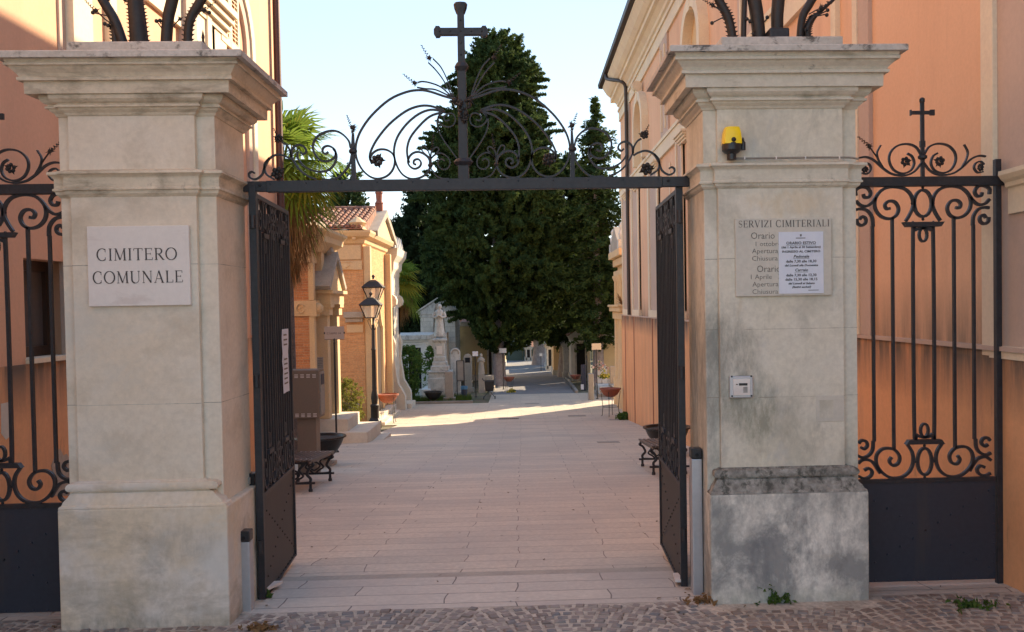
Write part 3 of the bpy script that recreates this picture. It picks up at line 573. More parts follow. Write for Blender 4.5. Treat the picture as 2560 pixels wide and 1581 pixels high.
# ------------------------------------------------------------------ wrought iron
YG=6.65
def V4(x,y): return (560+x/3.024,y/3.024)
XC=P(1159,430,YG).x
def crest():
    root=thing('iron_gate_arch','black wrought iron gate beam crowned by a tall cross and fanned scrolls','gate arch',(XC,YG,P(1159,460,YG).z))
    zt=P(1160,448,YG).z; zb=P(1160,476,YG).z; xl=P(668,465,YG).x; xr=P(1654,460,YG).x; xa=P(596,465,YG).x; xb=P(1722,455,YG).x
    MB().box(xl,YG-.03,zb,xr,YG+.03,zt).build('beam','iron',root,bevel=.003)
    for a,b in ((xa,xl-.001),(xr+.001,xb)): MB().box(a,YG-.024,zb+.006,b,YG+.024,zt-.002).build('end_bracket','iron',root,bevel=.003)
    mb=MB()
    for i in range(12): mb.ball((xl+.03+(xr-xl-.06)*i/11,YG-.03,zt-.02),.006,6)
    for x in (xl-.045,xr+.045): mb.ball((x,YG-.025,zt-.03),.012,8)
    mb.build('rivets','iron',root)
    def q(x,y,m=1):
        p=P(*V4(x,y),YG); return Vector((XC+m*(p.x-XC),YG,p.z))
    SH=ZC and 0
    # cross: octagonal-section post, arms
    s=1/(3.024*345)
    z=lambda y: q(1800,y).z; cx=XC
    def rpost(mb,y0,y1,w0,w1,d=.022):
        mb.hexa([(cx-w0,YG-d,z(y0)),(cx+w0,YG-d,z(y0)),(cx+w0,YG+d,z(y0)),(cx-w0,YG+d,z(y0))],[(cx-w1,YG-d,z(y1)),(cx+w1,YG-d,z(y1)),(cx+w1,YG+d,z(y1)),(cx-w1,YG+d,z(y1))])
    mb=MB(); rpost(mb,1360,1240,.040,.038,.03); rpost(mb,1215,500,.034,.029); rpost(mb,490,60,.026,.024,.02)
    mb.lathe([(.04,0),(.04,.05)],(cx,YG,z(80)),10,1,.5)
    mb.build('cross_post','iron',root,bevel=.004)
    az=z(243); mb=MB(); mb.box(cx-.15,YG-.0205,az-.026,cx+.15,YG+.0205,az+.026)
    for sg in (-1,1):
        mb.hexa([(cx+sg*.15,YG-.02,az-.026),(cx+sg*.18,YG-.02,az-.042),(cx+sg*.18,YG+.02,az-.042),(cx+sg*.15,YG+.02,az-.026)],[(cx+sg*.15,YG-.02,az+.026),(cx+sg*.18,YG-.02,az+.042),(cx+sg*.18,YG+.02,az+.042),(cx+sg*.15,YG+.02,az+.026)])
        n=8; mb.loft([[(cx+sg*(.165+.03*math.cos(2*PI*i/n+.39)),YG+dy,az+.043*math.sin(2*PI*i/n+.39)) for i in range(n)] for dy in (-.019,.019)])
    mb.build('cross_arms','iron',root,bevel=.003)
    mb=MB()
    for u in (-.15,-.075,0,.075,.15): mb.ball((cx+u,YG-.022,az),.006,6)
    for y in (60,160,330,420): mb.ball((cx,YG-.022,z(y)),.006,6)
    mb.build('cross_rivets','iron',root)
    def collar(y,w,h=.045): return MB().lathe([(w*.8,-h/2),(w,-h/4),(w*1.15,0),(w,h/4),(w*.8,h/2)],(cx,YG,z(y)),10,1,.8).build('collar','iron',root,smooth=30)
    collar(508,.045,.06); collar(1228,.062,.05)
    MB().lathe([(.03,-.01),(.045,.03),(.05,.06),(.04,.075)],(cx,YG,z(100)),8,1,.55).build('cross_tip','iron',root)
    # hub foliage and grapes
    mb=MB(); rg=random.Random(5)
    for i in range(26): 
        yy=rg.uniform(770,930); wd=.055*(1-(yy-770)/230); mb.ball((cx+rg.uniform(-wd,wd)+.01,YG-.03-rg.uniform(0,.02),z(yy)),rg.uniform(.011,.017),6)
    mb.build('grape_cluster','ironbrown',root,smooth=60)
    for m in (-1,1):
        mb=MB(); spiky(mb,q(1745,760,-m)+Vector((0,-.01,0)),.04,10); mb.build('leaf_cluster','ironbrown',root); mb=MB(); spiky(mb,q(1660,845,-m),.022,6); mb.build('leaf_cluster','ironbrown',root)
    curves={
     'a':[(1740,750),(1660,728),(1560,695),(1480,683),(1380,697),(1250,755),(1120,870),(1040,980),(1003,1070),(995,1150),(1010,1220),(1050,1290),(1110,1340),(1172,1352),(1235,1330),(1278,1280),(1292,1215),(1275,1165),(1230,1135),(1175,1132),(1130,1155),(1108,1190),(1112,1225)],
     'b':[(1660,835),(1560,803),(1470,805),(1370,845),(1250,940),(1160,1050),(1112,1140),(1102,1195),(1118,1240)],
     'c':[(1655,842),(1560,832),(1470,865),(1380,940),(1310,1040),(1285,1140),(1298,1230),(1340,1310),(1400,1350),(1465,1350),(1525,1320),(1557,1265),(1550,1205),(1510,1165),(1460,1150),(1415,1170),(1391,1215),(1402,1255),(1440,1278),(1478,1262),(1490,1232),(1470,1206),(1440,1212),(1434,1238),(1452,1246)],
     'd':[(1650,850),(1560,880),(1480,950),(1410,1040),(1385,1120),(1388,1190),(1402,1230)],
     'e':[(1650,850),(1612,910),(1622,985),(1660,1060),(1710,1130),(1765,1205)],
     'f':[(1640,850),(1618,895),(1640,940),(1690,962),(1735,945),(1750,900),(1730,862),(1690,862),(1662,888),(1675,915),(1705,908)],
     'g':[(1565,1275),(1605,1330),(1660,1352),(1700,1350)],
     'h':[(1553,1215),(1595,1170),(1645,1160),(1695,1195),(1708,1240),(1690,1275),(1655,1282),(1622,1260),(1618,1222),(1645,1203),(1668,1218)],
     'i':[(957,1120),(942,1065),(890,1012),(830,990),(760,1002),(700,1040),(672,1105),(690,1170),(740,1218),(800,1215),(842,1180),(836,1132),(792,1105),(755,1115),(745,1145),(765,1166),(790,1150)],
     'j':[(966,1170),(950,1240),(900,1310),(835,1357),(740,1359)],
     'k':[(510,1195),(515,1130),(560,1097),(606,1112),(622,1145),(600,1167),(578,1152)],
     'l':[(556,1150),(560,1200),(612,1262),(700,1298),(785,1290),(838,1235),(850,1170),(825,1125)],
     'm':[(505,1180),(560,1270),(630,1330),(700,1357)],
     'n':[(232,1312),(212,1300),(190,1315),(198,1345),(240,1357),(288,1322),(310,1260),(350,1195),(410,1170),(470,1185),(505,1205)],
     'o':[(345,1195),(308,1245),(318,1315),(380,1358)],
     'p':[(1737,735),(1690,610),(1640,510),(1580,445)],'r':[(1725,730),(1660,610),(1600,530),(1545,475)],
     's':[(1720,730),(1640,660),(1560,628),(1500,618),(1465,625)],'t':[(1700,725),(1600,680),(1520,672),(1460,662)],
     'u':[(1558,1195),(1505,1150),(1493,1118),(1508,1105),(1530,1118),(1548,1155),(1560,1195)],
     'v':[(1560,1195),(1568,1150),(1595,1118),(1618,1118),(1622,1140),(1600,1165),(1565,1200)],
     'w':[(510,1190),(500,1140),(470,1095),(440,1078)]}
    for m in (-1,1):
        for kk,c in curves.items():
            w=.0085 if kk in 'prstuvfghe' else .013
            MB().bar(cr([q(x,y,-m) for x,y in c],4),w,.016 if w<.01 else .022).build('scroll','iron',root)
        # finial post
        fx=lambda y:q(978,y,-m).x
        mb=MB(); 
        def seg(y0,y1,w0,w1):
            a=Vector((q(975+(8 if y0>1150 else 0),y0,-m).x,YG,z(y0))); b=Vector((q(975,y1,-m).x,YG,z(y1)))
            mb.hexa([(a.x-w0,YG-w0,a.z),(a.x+w0,YG-w0,a.z),(a.x+w0,YG+w0,a.z),(a.x-w0,YG+w0,a.z)],[(b.x-w1,YG-w1,b.z),(b.x+w1,YG-w1,b.z),(b.x+w1,YG+w1,b.z),(b.x-w1,YG+w1,b.z)])
        seg(1360,1150,.017,.013); seg(1145,1000,.014,.008)
        p_=q(975,1142,-m); mb.lathe([(.015,-.025),(.03,-.01),(.03,.005),(.018,.018)],p_,8)
        mb.build('finial_post','iron',root)
        mb=MB(); spiky(mb,q(970,965,-m),.032,12); spiky(mb,q(972,995,-m),.02,6); coil(mb,q(955,935,-m),q(928,870,-m),.010,4,.003); mb.build('finial_bud','ironbrown',root)
        mb=MB(); rosette(mb,q(1160,1215,-m),.050); mb.build('rosette','ironbrown',root,smooth=60)
        mb=MB(); rosette(mb,q(408,1310,-m),.052); mb.build('rosette','ironbrown',root,smooth=60)
        mb=MB(); rosette(mb,q(415,1048,-m),.036); coil(mb,q(400,1020,-m),q(375,970,-m),.009,3,.003); mb.build('flower_bud','ironbrown',root,smooth=60)
        for (bx,by),(ex,ey) in (((1553,440),(1490,340)),((1440,628),(1352,558))):
            mb=MB(); spiky(mb,q(bx,by,-m),.026,12); coil(mb,q(bx,by,-m),q(ex,ey,-m),.013,5,.003); mb.build('flower_bud','ironbrown',root)
        mb=MB(); e=q(1560,1250,-m); mb.lathe([(.004,-.03),(.02,0),(.012,.012),(.009,.06)],e,6); coil(mb,q(1572,1135,-m),q(1585,1015,-m),.012,6,.003)
        mb.tube([q(1560,1200,-m),q(1570,1140,-m)],.005,4); mb.build('centre_bud','ironbrown',root)
    return root
crest()

YF=6.50; XF=P(2309,800,YF).x
def A6(x,y): return P(1600+x/2.551,y/2.551,YF)-Vector((XF,YF,0))
def A7(x,y): return P(1600+x/2.52,500+y/2.52,YF)-Vector((XF,YF,0))
def A8(x,y): return P(1600+x/2.551,1060+y/2.551,YF)-Vector((XF,YF,0))
ZB0=A8(1810,1000).z; ZB1=A8(1810,357).z; ZT0=A6(1810,1190).z; ZT1=A6(1810,1130).z
S1=[[A6(*p) for p in ((1694,1412),(1722,1365),(1742,1310),(1730,1250),(1690,1208),(1620,1193),(1548,1210),(1502,1265),(1500,1330),(1535,1380),(1590,1397),(1634,1375),(1648,1330),(1625,1290),(1585,1285),(1562,1308),(1572,1333),(1595,1330))],
    [A6(*p) for p in ((1376,1250),(1376,1215),(1410,1196),(1450,1200),(1470,1232),(1456,1260),(1430,1258),(1424,1238))],
    [A6(*p) for p in ((1376,1282),(1405,1310),(1445,1316),(1480,1292),(1502,1262))],
    [A7(*p) for p in ((1468,170),(1462,110),(1430,68),(1390,58),(1362,62))],
    [A7(*p) for p in ((1366,120),(1370,148),(1395,162),(1420,146),(1421,118),(1398,106),(1384,124))]]
S2=[[A8(*p) for p in ((1702,128),(1735,180),(1742,240),(1720,300),(1672,338),(1605,345),(1545,312),(1508,255),(1512,195),(1553,158),(1618,163),(1655,208),(1645,253),(1610,265),(1590,238),(1604,212))],
    [A8(*p) for p in ((1487,110),(1483,165),(1460,200),(1420,216),(1390,204))],
    [A8(*p) for p in ((1394,125),(1412,106),(1440,112),(1450,138),(1430,160),(1408,150))],
    [A8(*p) for p in ((1390,252),(1425,228),(1475,238),(1512,285),(1530,315))],
    [A8(*p) for p in ((1394,335),(1430,350),(1468,335),(1480,305),(1458,284),(1430,296))]]
ovals=[(A6(1810,1298).z,A6(1868,1298).x-A6(1810,1298).x-.003,A6(1810,1213).z-A6(1810,1298).z),(A8(1815,240).z,.052,A8(1815,155).z-A8(1815,240).z)]
plates=[(A7(1788,140).z,A7(1788,170).z,A7(1911,140).x),(A8(1815,100).z,A8(1815,128).z,A8(1937,100).x)]
barx=[(A7(1468,600).x,A7(1468,165).z,A8(1487,112).z),(A7(1592,600).x,A7(1592,112).z,A8(1618,165).z)]
inx=A7(1722,600).x
def ironunit(root,xf,nrm,k=1.0,w=.020,d=.026):
    """one pattern unit. xf(u,z)->world ; k squeezes the width"""
    def bl(name,mb,sm=None): mb.build(name,'iron',root,smooth=sm)
    ws=w if k==1 else w*.8
    for m in (-1,1):
        for c in S1+S2:
            bl('scroll',MB().bar(cr([xf(-m*p.x*k,p.z) for p in c],4),ws,d,nrm))
        for x,zt,zb in barx: bl('bar',MB().bar([xf(-m*x*k,zt),xf(-m*x*k,zb)],ws*.95,d,nrm))
    # inner looped pair
    zt=A7(1788,172).z; zb=A7(1788,1500).z; g=abs(inx)
    pts=[(g,zb+.10),(g,zt-.08),(g*.75,zt-.022),(0,zt-.004),(-g*.75,zt-.022),(-g,zt-.08),(-g,zb+.10),(-g*.75,zb+.025),(0,zb+.005),(g*.75,zb+.025)]
    a=cr([xf(u*k,z) for u,z in pts],5,True); bl('looped_bar',MB().bar(a,ws,d,nrm))
    for zz,sg in ((zt-.055,1),(zb+.055,-1)):
        r=.030; n=14; bl('loop',MB().bar([xf(r*k*math.cos(2*PI*i/n)*.95,zz+.048*math.sin(2*PI*i/n)) for i in range(n+1)],ws*.8,d,nrm))
    for zc,rx,rz in ovals:
        n=20; bl('oval_ring',MB().bar([xf(rx*k*math.cos(2*PI*i/n),zc+rz*math.sin(2*PI*i/n)) for i in range(n+1)],ws,d,nrm))
        mb=MB(); mb.ball(xf(0,zc+rz+.018),.012,6); mb.ball(xf(0,zc-rz-.018),.012,6); mb.ball(xf(rx*k+.016,zc),.010,6); mb.ball(xf(-rx*k-.016,zc),.010,6); bl('rivet_ball',mb)
    for i,(z1,z0,hw) in enumerate(plates):
        h2=hw*.84; zz1,zz0=(z1,z0)
        pts=[(-hw,zz1),(hw,zz1),(h2,zz0),(-h2,zz0)] if i==0 else [(-h2,zz1),(h2,zz1),(hw,zz0),(-hw,zz0)]
        mb=MB(); mb.prism([xf(u*k,z)-nrm*.025 for u,z in pts],nrm*.05); bl('tray_plate',mb)
def panel(root,xf,nrm,u0,u1,mat='sheet',cols=11,name='sheet_panel',dots=True):
    mb=MB(); mb.prism([xf(u0,ZB0)-nrm*.006,xf(u1,ZB0)-nrm*.006,xf(u1,ZB1)-nrm*.006,xf(u0,ZB1)-nrm*.006],nrm*.012); mb.build(name,mat,root)
    mb=MB()
    for sgn in (-1,1):
        o=nrm*(.0062*sgn)
        for i in range(cols):
            u=u0+(u1-u0)*(i+.5)/cols
            mb.ball(xf(u,ZB1-.012)+o,.009,6); mb.ball(xf(u,ZB0+.012)+o,.009,6)
            t=(i+.5)/cols; mb.ball(xf(u,ZB0+.06+(ZB1-ZB0-.12)*t)+o,.009,6); mb.ball(xf(u,ZB1-.06-(ZB1-ZB0-.12)*t)+o,.009,6)
        for i in range(10):
            z=ZB0+.05+(ZB1-ZB0-.1)*i/9; mb.ball(xf(u0+.012,z)+o,.006,6); mb.ball(xf(u1-.012,z)+o,.006,6)
    mb.build('rivets',mat,root)
def fence(label,xc,y,left):
    root=thing('iron_fence_panel',label,'fence',(xc,y,ZB0)); nrm=Vector((0,1,0))
    xf=lambda u,z: Vector((xc+u,y,z))
    ironunit(root,xf,nrm); u0,u1=-.51,.515
    panel(root,xf,nrm,u0,u1)
    a,b=(u0,.62) if not left else (-.62,.51)
    MB().box(xc+a,y-.03,ZT0,xc+b,y+.03,ZT1).build('top_rail','iron',root,bevel=.003)
    MB().box(xc+u0,y-.018,ZB1-.015,xc+u1,y+.018,ZB1+.012).build('mid_rail','iron',root)
    e=1 if not left else -1
    MB().box(xc+e*.522,y-.022,ZB0-.07,xc+e*.564,y+.022,ZT1+.12).build('end_post','iron',root,bevel=.003)
    # crest with small cross
    C=lambda x,yy: A6(x,yy)
    for m in (-1,1):
        for c,wd in (([(1790,985),(1760,940),(1705,920),(1640,932),(1597,975),(1590,1030),(1618,1085),(1672,1108),(1725,1090),(1748,1045),(1735,1000),(1705,980)],.013),
                  ([(1398,1008),(1440,1003),(1490,1022),(1550,1075),(1610,1112),(1690,1120),(1750,1095),(1795,1040)],.013),
                  ([(1535,928),(1512,975),(1520,1020),(1550,1072)],.009),([(1415,1105),(1450,1110),(1472,1080),(1462,1050),(1430,1040),(1408,1060)],.011)):
            MB().bar(cr([Vector((xc+m*-C(*p).x,y,C(*p).z)) for p in c],4),wd,.022).build('crest_scroll','iron',root)
        mb=MB(); rosette(mb,(xc+m*-C(1692,1032).x,y,C(1692,1032).z),.040); mb.build('rosette','ironbrown',root,smooth=60)
        mb=MB(); rosette(mb,(xc+m*-C(1432,1080).x,y,C(1432,1080).z),.030); mb.build('rosette','ironbrown',root,smooth=60)
    sd=-1 if not left else 1
    b=Vector((xc+sd*abs(C(1462,935).x),y,C(1462,935).z)); e2=Vector((xc+sd*abs(C(1390,872).x),y,C(1390,872).z))
    mb=MB(); spiky(mb,b,.026,12); coil(mb,b,e2,.014,5,.0035); mb.tube([b,Vector((xc+sd*abs(C(1520,1015).x),y,C(1520,1015).z))],.006,5); mb.build('flower_bud','ironbrown',root)
    za=C(1808,720).z
    mb=MB(); mb.box(xc-.012,y-.011,ZT1,xc+.012,y+.011,C(1808,640).z); mb.build('cross_post','iron',root)
    mb=MB(); mb.box(xc-.075,y-.0105,za-.012,xc+.075,y+.0105,za+.012)
    for u in (-1,1): mb.box(xc+u*.068-.012,y-.01,za-.02,xc+u*.068+.02*u,y+.01,za+.02)
    mb.build('cross_arms','iron',root)
    mb=MB(); mb.lathe([(.012,-.02),(.034,-.005),(.034,.008),(.016,.024)],(xc,y,C(1808,1005).z),8); mb.box(xc-.018,y-.0115,C(1808,940).z,xc+.018,y+.0115,C(1808,900).z)
    mb.lathe([(.01,-.025),(.02,-.01),(.02,.01),(.01,.02)],(xc,y,C(1808,642).z),8); mb.build('collar','iron',root)
    return root
fence('right iron fence panel between the stained pillar and the orange wall',XF,YF,False)
XFL=P(-8,800,6.36).x
fence('left iron fence panel cut by the photo edge beside the clean pillar',XFL,6.36,True)
# right fence only needs a few mm lift for its sill
MB().box(-4.08,6.16,-.12,P(150,1500,6.5).x,6.6,ZB0-.02).build('fence_sill','kerb',loc=(-3.6,6.5,0)); 
o=bpy.data.objects['fence_sill']; tag(o,'low stone sill beneath the left iron fence panel','sill')
def leaf(label,hx,hy,dx,dy,L,side):
    d=Vector((dx,dy,0)).normalized(); nrm=Vector((-d.y,d.x,0)); root=thing('gate_leaf',label,'gate',(hx,hy,ZB0))
    xf=lambda u,z: Vector((hx,hy,0))+d*u+Vector((0,0,ZC+(z-ZC)*1.03)); k=.60/.97
    zt=ZT0+.01
    for c in (.355,.975): ironunit(root,lambda u,z,c=c: xf(c+u,z),nrm,k*1.02)
    panel(root,xf,nrm,.05,L-.02,'sheetin',13)
    MB().bar([xf(.028,ZB0-.03),xf(.028,zt+.04)],.055,.05,nrm).build('hinge_stile','iron',root,bevel=.003)
    MB().bar([xf(L-.015,ZB0-.01),xf(L-.015,zt-.02)],.035,.04,nrm).build('lock_stile','iron',root,bevel=.003)
    MB().bar([xf(.65,ZB1),xf(.65,zt-.04)],.022,.030,nrm).build('middle_bar','iron',root)
    MB().bar([xf(.05,zt-.02),xf(L,zt-.02)],.034,.036,nrm).build('top_rail','iron',root,bevel=.002)
    MB().bar([xf(.05,ZB1),xf(L,ZB1)],.030,.038,nrm).build('mid_rail','iron',root)
    MB().bar([xf(.05,ZB0),xf(L,ZB0)],.018,.034,nrm).build('bottom_rail','iron',root)
    for z in (.35,1.5,2.6): MB().lathe([(.02,0),(.02,.09)],tuple(xf(-.012,ZB0+z)),8).build('hinge','iron',root)
    return root,xf,nrm
hl=P(640,900,6.62); LL,xfL,nL=leaf('left black iron gate leaf swung open inward with a taped paper',hl.x,6.62,-.085,1.30,1.30,-1)
hr=P(1704,900,6.66); LR,xfR,nR=leaf('right black iron gate leaf swung open inward beside the stained pillar',hr.x,6.66,.035,1.30,1.30,1)
nt2=thing('paper_notice','crumpled paper sheet taped to the bars of the left gate leaf','notice',xfL(.95,1.5))
o1=xfL(.80,1.62)-nL*.03; mb=MB(); rg=random.Random(2); g=[]
for j in range(9):
    for i in range(5): g.append(xfL(.80+.26*i/4,1.40+.50*j/8)-nL*(.03+rg.uniform(0,.006)))
mb.add(g,[(j*5+i,j*5+i+1,(j+1)*5+i+1,(j+1)*5+i) for j in range(8) for i in range(4)]); o=mb.build('sheet','paper',nt2)
mo=o.modifiers.new('t','SOLIDIFY'); mo.thickness=.001
mb=MB()
for j in range(11):
    z=1.86-.038*j; 
    if j in (3,4): continue
    mb.add([xfL(.84,z)-nL*.0375,xfL(.84+.17*(.6+.4*rg.random()),z)-nL*.0375,xfL(.84+.15,z-.012)-nL*.0375,xfL(.84,z-.012)-nL*.0375],[(0,1,2,3)])
mb.build('printed_lines','ink2',nt2)
# lock motor box on left
r=thing('gate_motor','black gate opener arm bracketed between left pillar and gate leaf','gate opener',(hl.x-.05,6.75,.85))
mb=MB(); c=P(622,1200,6.75); mb.box(c.x-.05,6.70,c.z-.10,c.x+.055,6.80,c.z+.055); mb.build('housing','blackp',r,bevel=.012)
mb=MB(); mb.box(c.x-.035,6.67,c.z-.02,c.x+.03,6.699,c.z+.03); mb.box(c.x-.02,6.68,c.z-.09,c.x+.03,6.699,c.z-.05); mb.build('cover_plate','conduit',r,bevel=.003)
MB().tube([(c.x,6.75,c.z),(c.x+.10,6.95,c.z-.03)],.012,6).build('arm','iron',r)
# photocell posts
def pcell(label,px0,px1,pyt,pyb,Y,capn):
    a=P(px0,(pyt+pyb)/2,Y); b=P(px1,(pyt+pyb)/2,Y); zt=P(px0,pyt,Y).z; x0,x1=a.x,b.x; dd=.09
    r=thing('photocell_post',label,'sensor post',((x0+x1)/2,Y+dd/2,0)); zc=zt-capn
    MB().box(x0,Y,gz(Y)-.02,x1,Y+dd,zc).build('column','alu',r,bevel=.006)
    mb=MB(); mb.box(x0+.012,Y-.003,.05,x0+.018,Y-.0005,zc-.01); mb.box(x1-.018,Y-.003,.05,x1-.012,Y-.0005,zc-.01); mb.build('edge_ribs','alu',r)
    MB().box(x0-.002,Y-.004,zc+.001,x1+.002,Y+dd+.002,zt).build('cap','blackp',r,bevel=.008)
    xm=(x0+x1)/2; MB().box(x0+.012,Y-.007,zc+.012,x1-.012,Y-.0045,zt-.018).build('lens_plate','iron',r,bevel=.002)
    mb=MB(); mb.lathe([(.002,0),(.013,0),(.013,.003),(.002,.0035)],(0,0,0),12); mb.v=[(xm+v[0],Y-.0075-v[2],zc+.03+v[1]) for v in mb.v]; mb.build('sensor_eye','dark',r)
    return r
pcell('right grey photocell post with black cap before the stained pillar',1731,1757,1122,1486,6.40,.075)
pcell('left grey photocell post with black cap low against the clean pillar',597,625,1329,1520,6.30,.075)

# ------------------------------------------------------------------ iron plant sculptures on the pillars (they rise out of the frame)
def sculpture(label,g,stems,buds,Y):
    zt=g[6]; root=thing('iron_plant_sculpture',label,'sculpture',((g[0]+g[1])/2,Y,zt))
    for pts,r0,r1,spk in stems:
        q=[P(x,y,Y) for x,y in pts]; q[0].z=zt-.002; ext=q[-1]+(q[-1]-q[-2]).normalized()*.35; q.append(ext); c=cr(q,6)
        n=len(c); mb=MB(); mb.tube(c,[r0+(r1-r0)*i/(n-1) for i in range(n)],8)
        if spk:
            for i in range(2,n-2):
                for s_ in (-1,1):
                    p=c[i]; rr=r0+(r1-r0)*i/(n-1); t=Vector((s_,0,0)); mb.add([p+t*rr*.7+Vector((0,0,.012)),p+t*rr*.7-Vector((0,0,.012)),p+t*rr*.7+Vector((0,.01,0)),p+t*(rr+.018)+Vector((0,0,.01))],[(0,1,3),(1,2,3),(2,0,3)])
        mb.build('stem','ironbrown',root,smooth=50)
    for pts,kind in buds:
        q=[P(x,y,Y-.03) for x,y in pts]; mb=MB(); mb.tube(cr(q,4),.0045,5)
        if kind=='ball': mb.ball(q[-1],.014,8)
        elif kind=='star': spiky(mb,q[-1],.026,12); coil(mb,q[-1],q[-1]+(q[-1]-q[-2]).normalized()*.10,.012,5,.003)
        elif kind=='leaf': spiky(mb,q[-1],.022,8)
        elif kind=='spike': mb.lathe([(.016,0),(.01,.02),(.008,.03),(.012,.05),(.001,.10)],q[-1],6)
        mb.build('flower_stalk','ironbrown',root)
    return root
sculpture('bronze-dark iron plant stems with thorns standing on the left pillar',gL,[([(312,100),(288,55),(256,0)],.036,.030,0),([(349,100),(344,60),(338,0)],.066,.048,1),([(414,100),(420,50),(431,0)],.040,.042,0),([(468,100),(474,55),(503,0)],.028,.036,1),([(290,100),(287,75),(282,58)],.03,.012,1)],
  [([(283,62),(262,48),(240,27)],'star'),([(270,40),(250,36),(232,32)],'ball'),([(280,50),(275,60),(262,60)],'ball'),([(276,58),(270,64)],'ball'),([(405,72),(398,62),(391,53)],'ball'),([(402,60),(400,52)],'ball'),([(436,70),(436,62),(450,48)],'leaf'),([(482,52),(500,30),(508,25)],'star'),([(500,28),(516,30),(523,32)],'ball'),([(507,116),(508,112)],'spike'),([(330,20),(322,8),(312,0)],'leaf')],gL[4]+.30)
sculpture('bronze-dark iron plant stems with small buds standing on the right pillar',gR,[([(1834,90),(1822,50),(1797,0)],.030,.034,1),([(1899,90),(1893,45),(1886,0)],.048,.052,0),([(1944,90),(1943,45),(1946,0)],.044,.048,0),([(1998,90),(2006,45),(2030,0)],.026,.032,0),([(2021,90),(2018,75),(2030,48),(2050,30)],.028,.008,1),([(1858,70),(1860,35),(1861,0)],.020,.020,0)],
  [([(1810,30),(1795,22),(1782,14)],'star'),([(1808,44),(1795,50),(1780,58)],'ball'),([(1884,62),(1876,52),(1867,48)],'ball'),([(1878,58),(1875,54)],'ball'),([(1910,55),(1916,50),(1918,44)],'ball'),([(2022,36),(2040,26),(2052,20)],'star'),([(2040,40),(2056,33),(2069,26)],'ball'),([(2045,40),(2060,37),(2067,38)],'ball'),([(2016,88),(2014,76)],'leaf'),([(1888,88),(1884,86)],'leaf')],gR[4]+.30)
a=P(1920,88,gR[4]+.2); b=P(1969,74,gR[4]+.2)
o=MB().box(a.x,gR[4]+.15,gR[6],b.x,gR[4]+.32,b.z).build('stem_socket','iron',bpy.data.objects['iron_plant_sculpture.001'],bevel=.01)
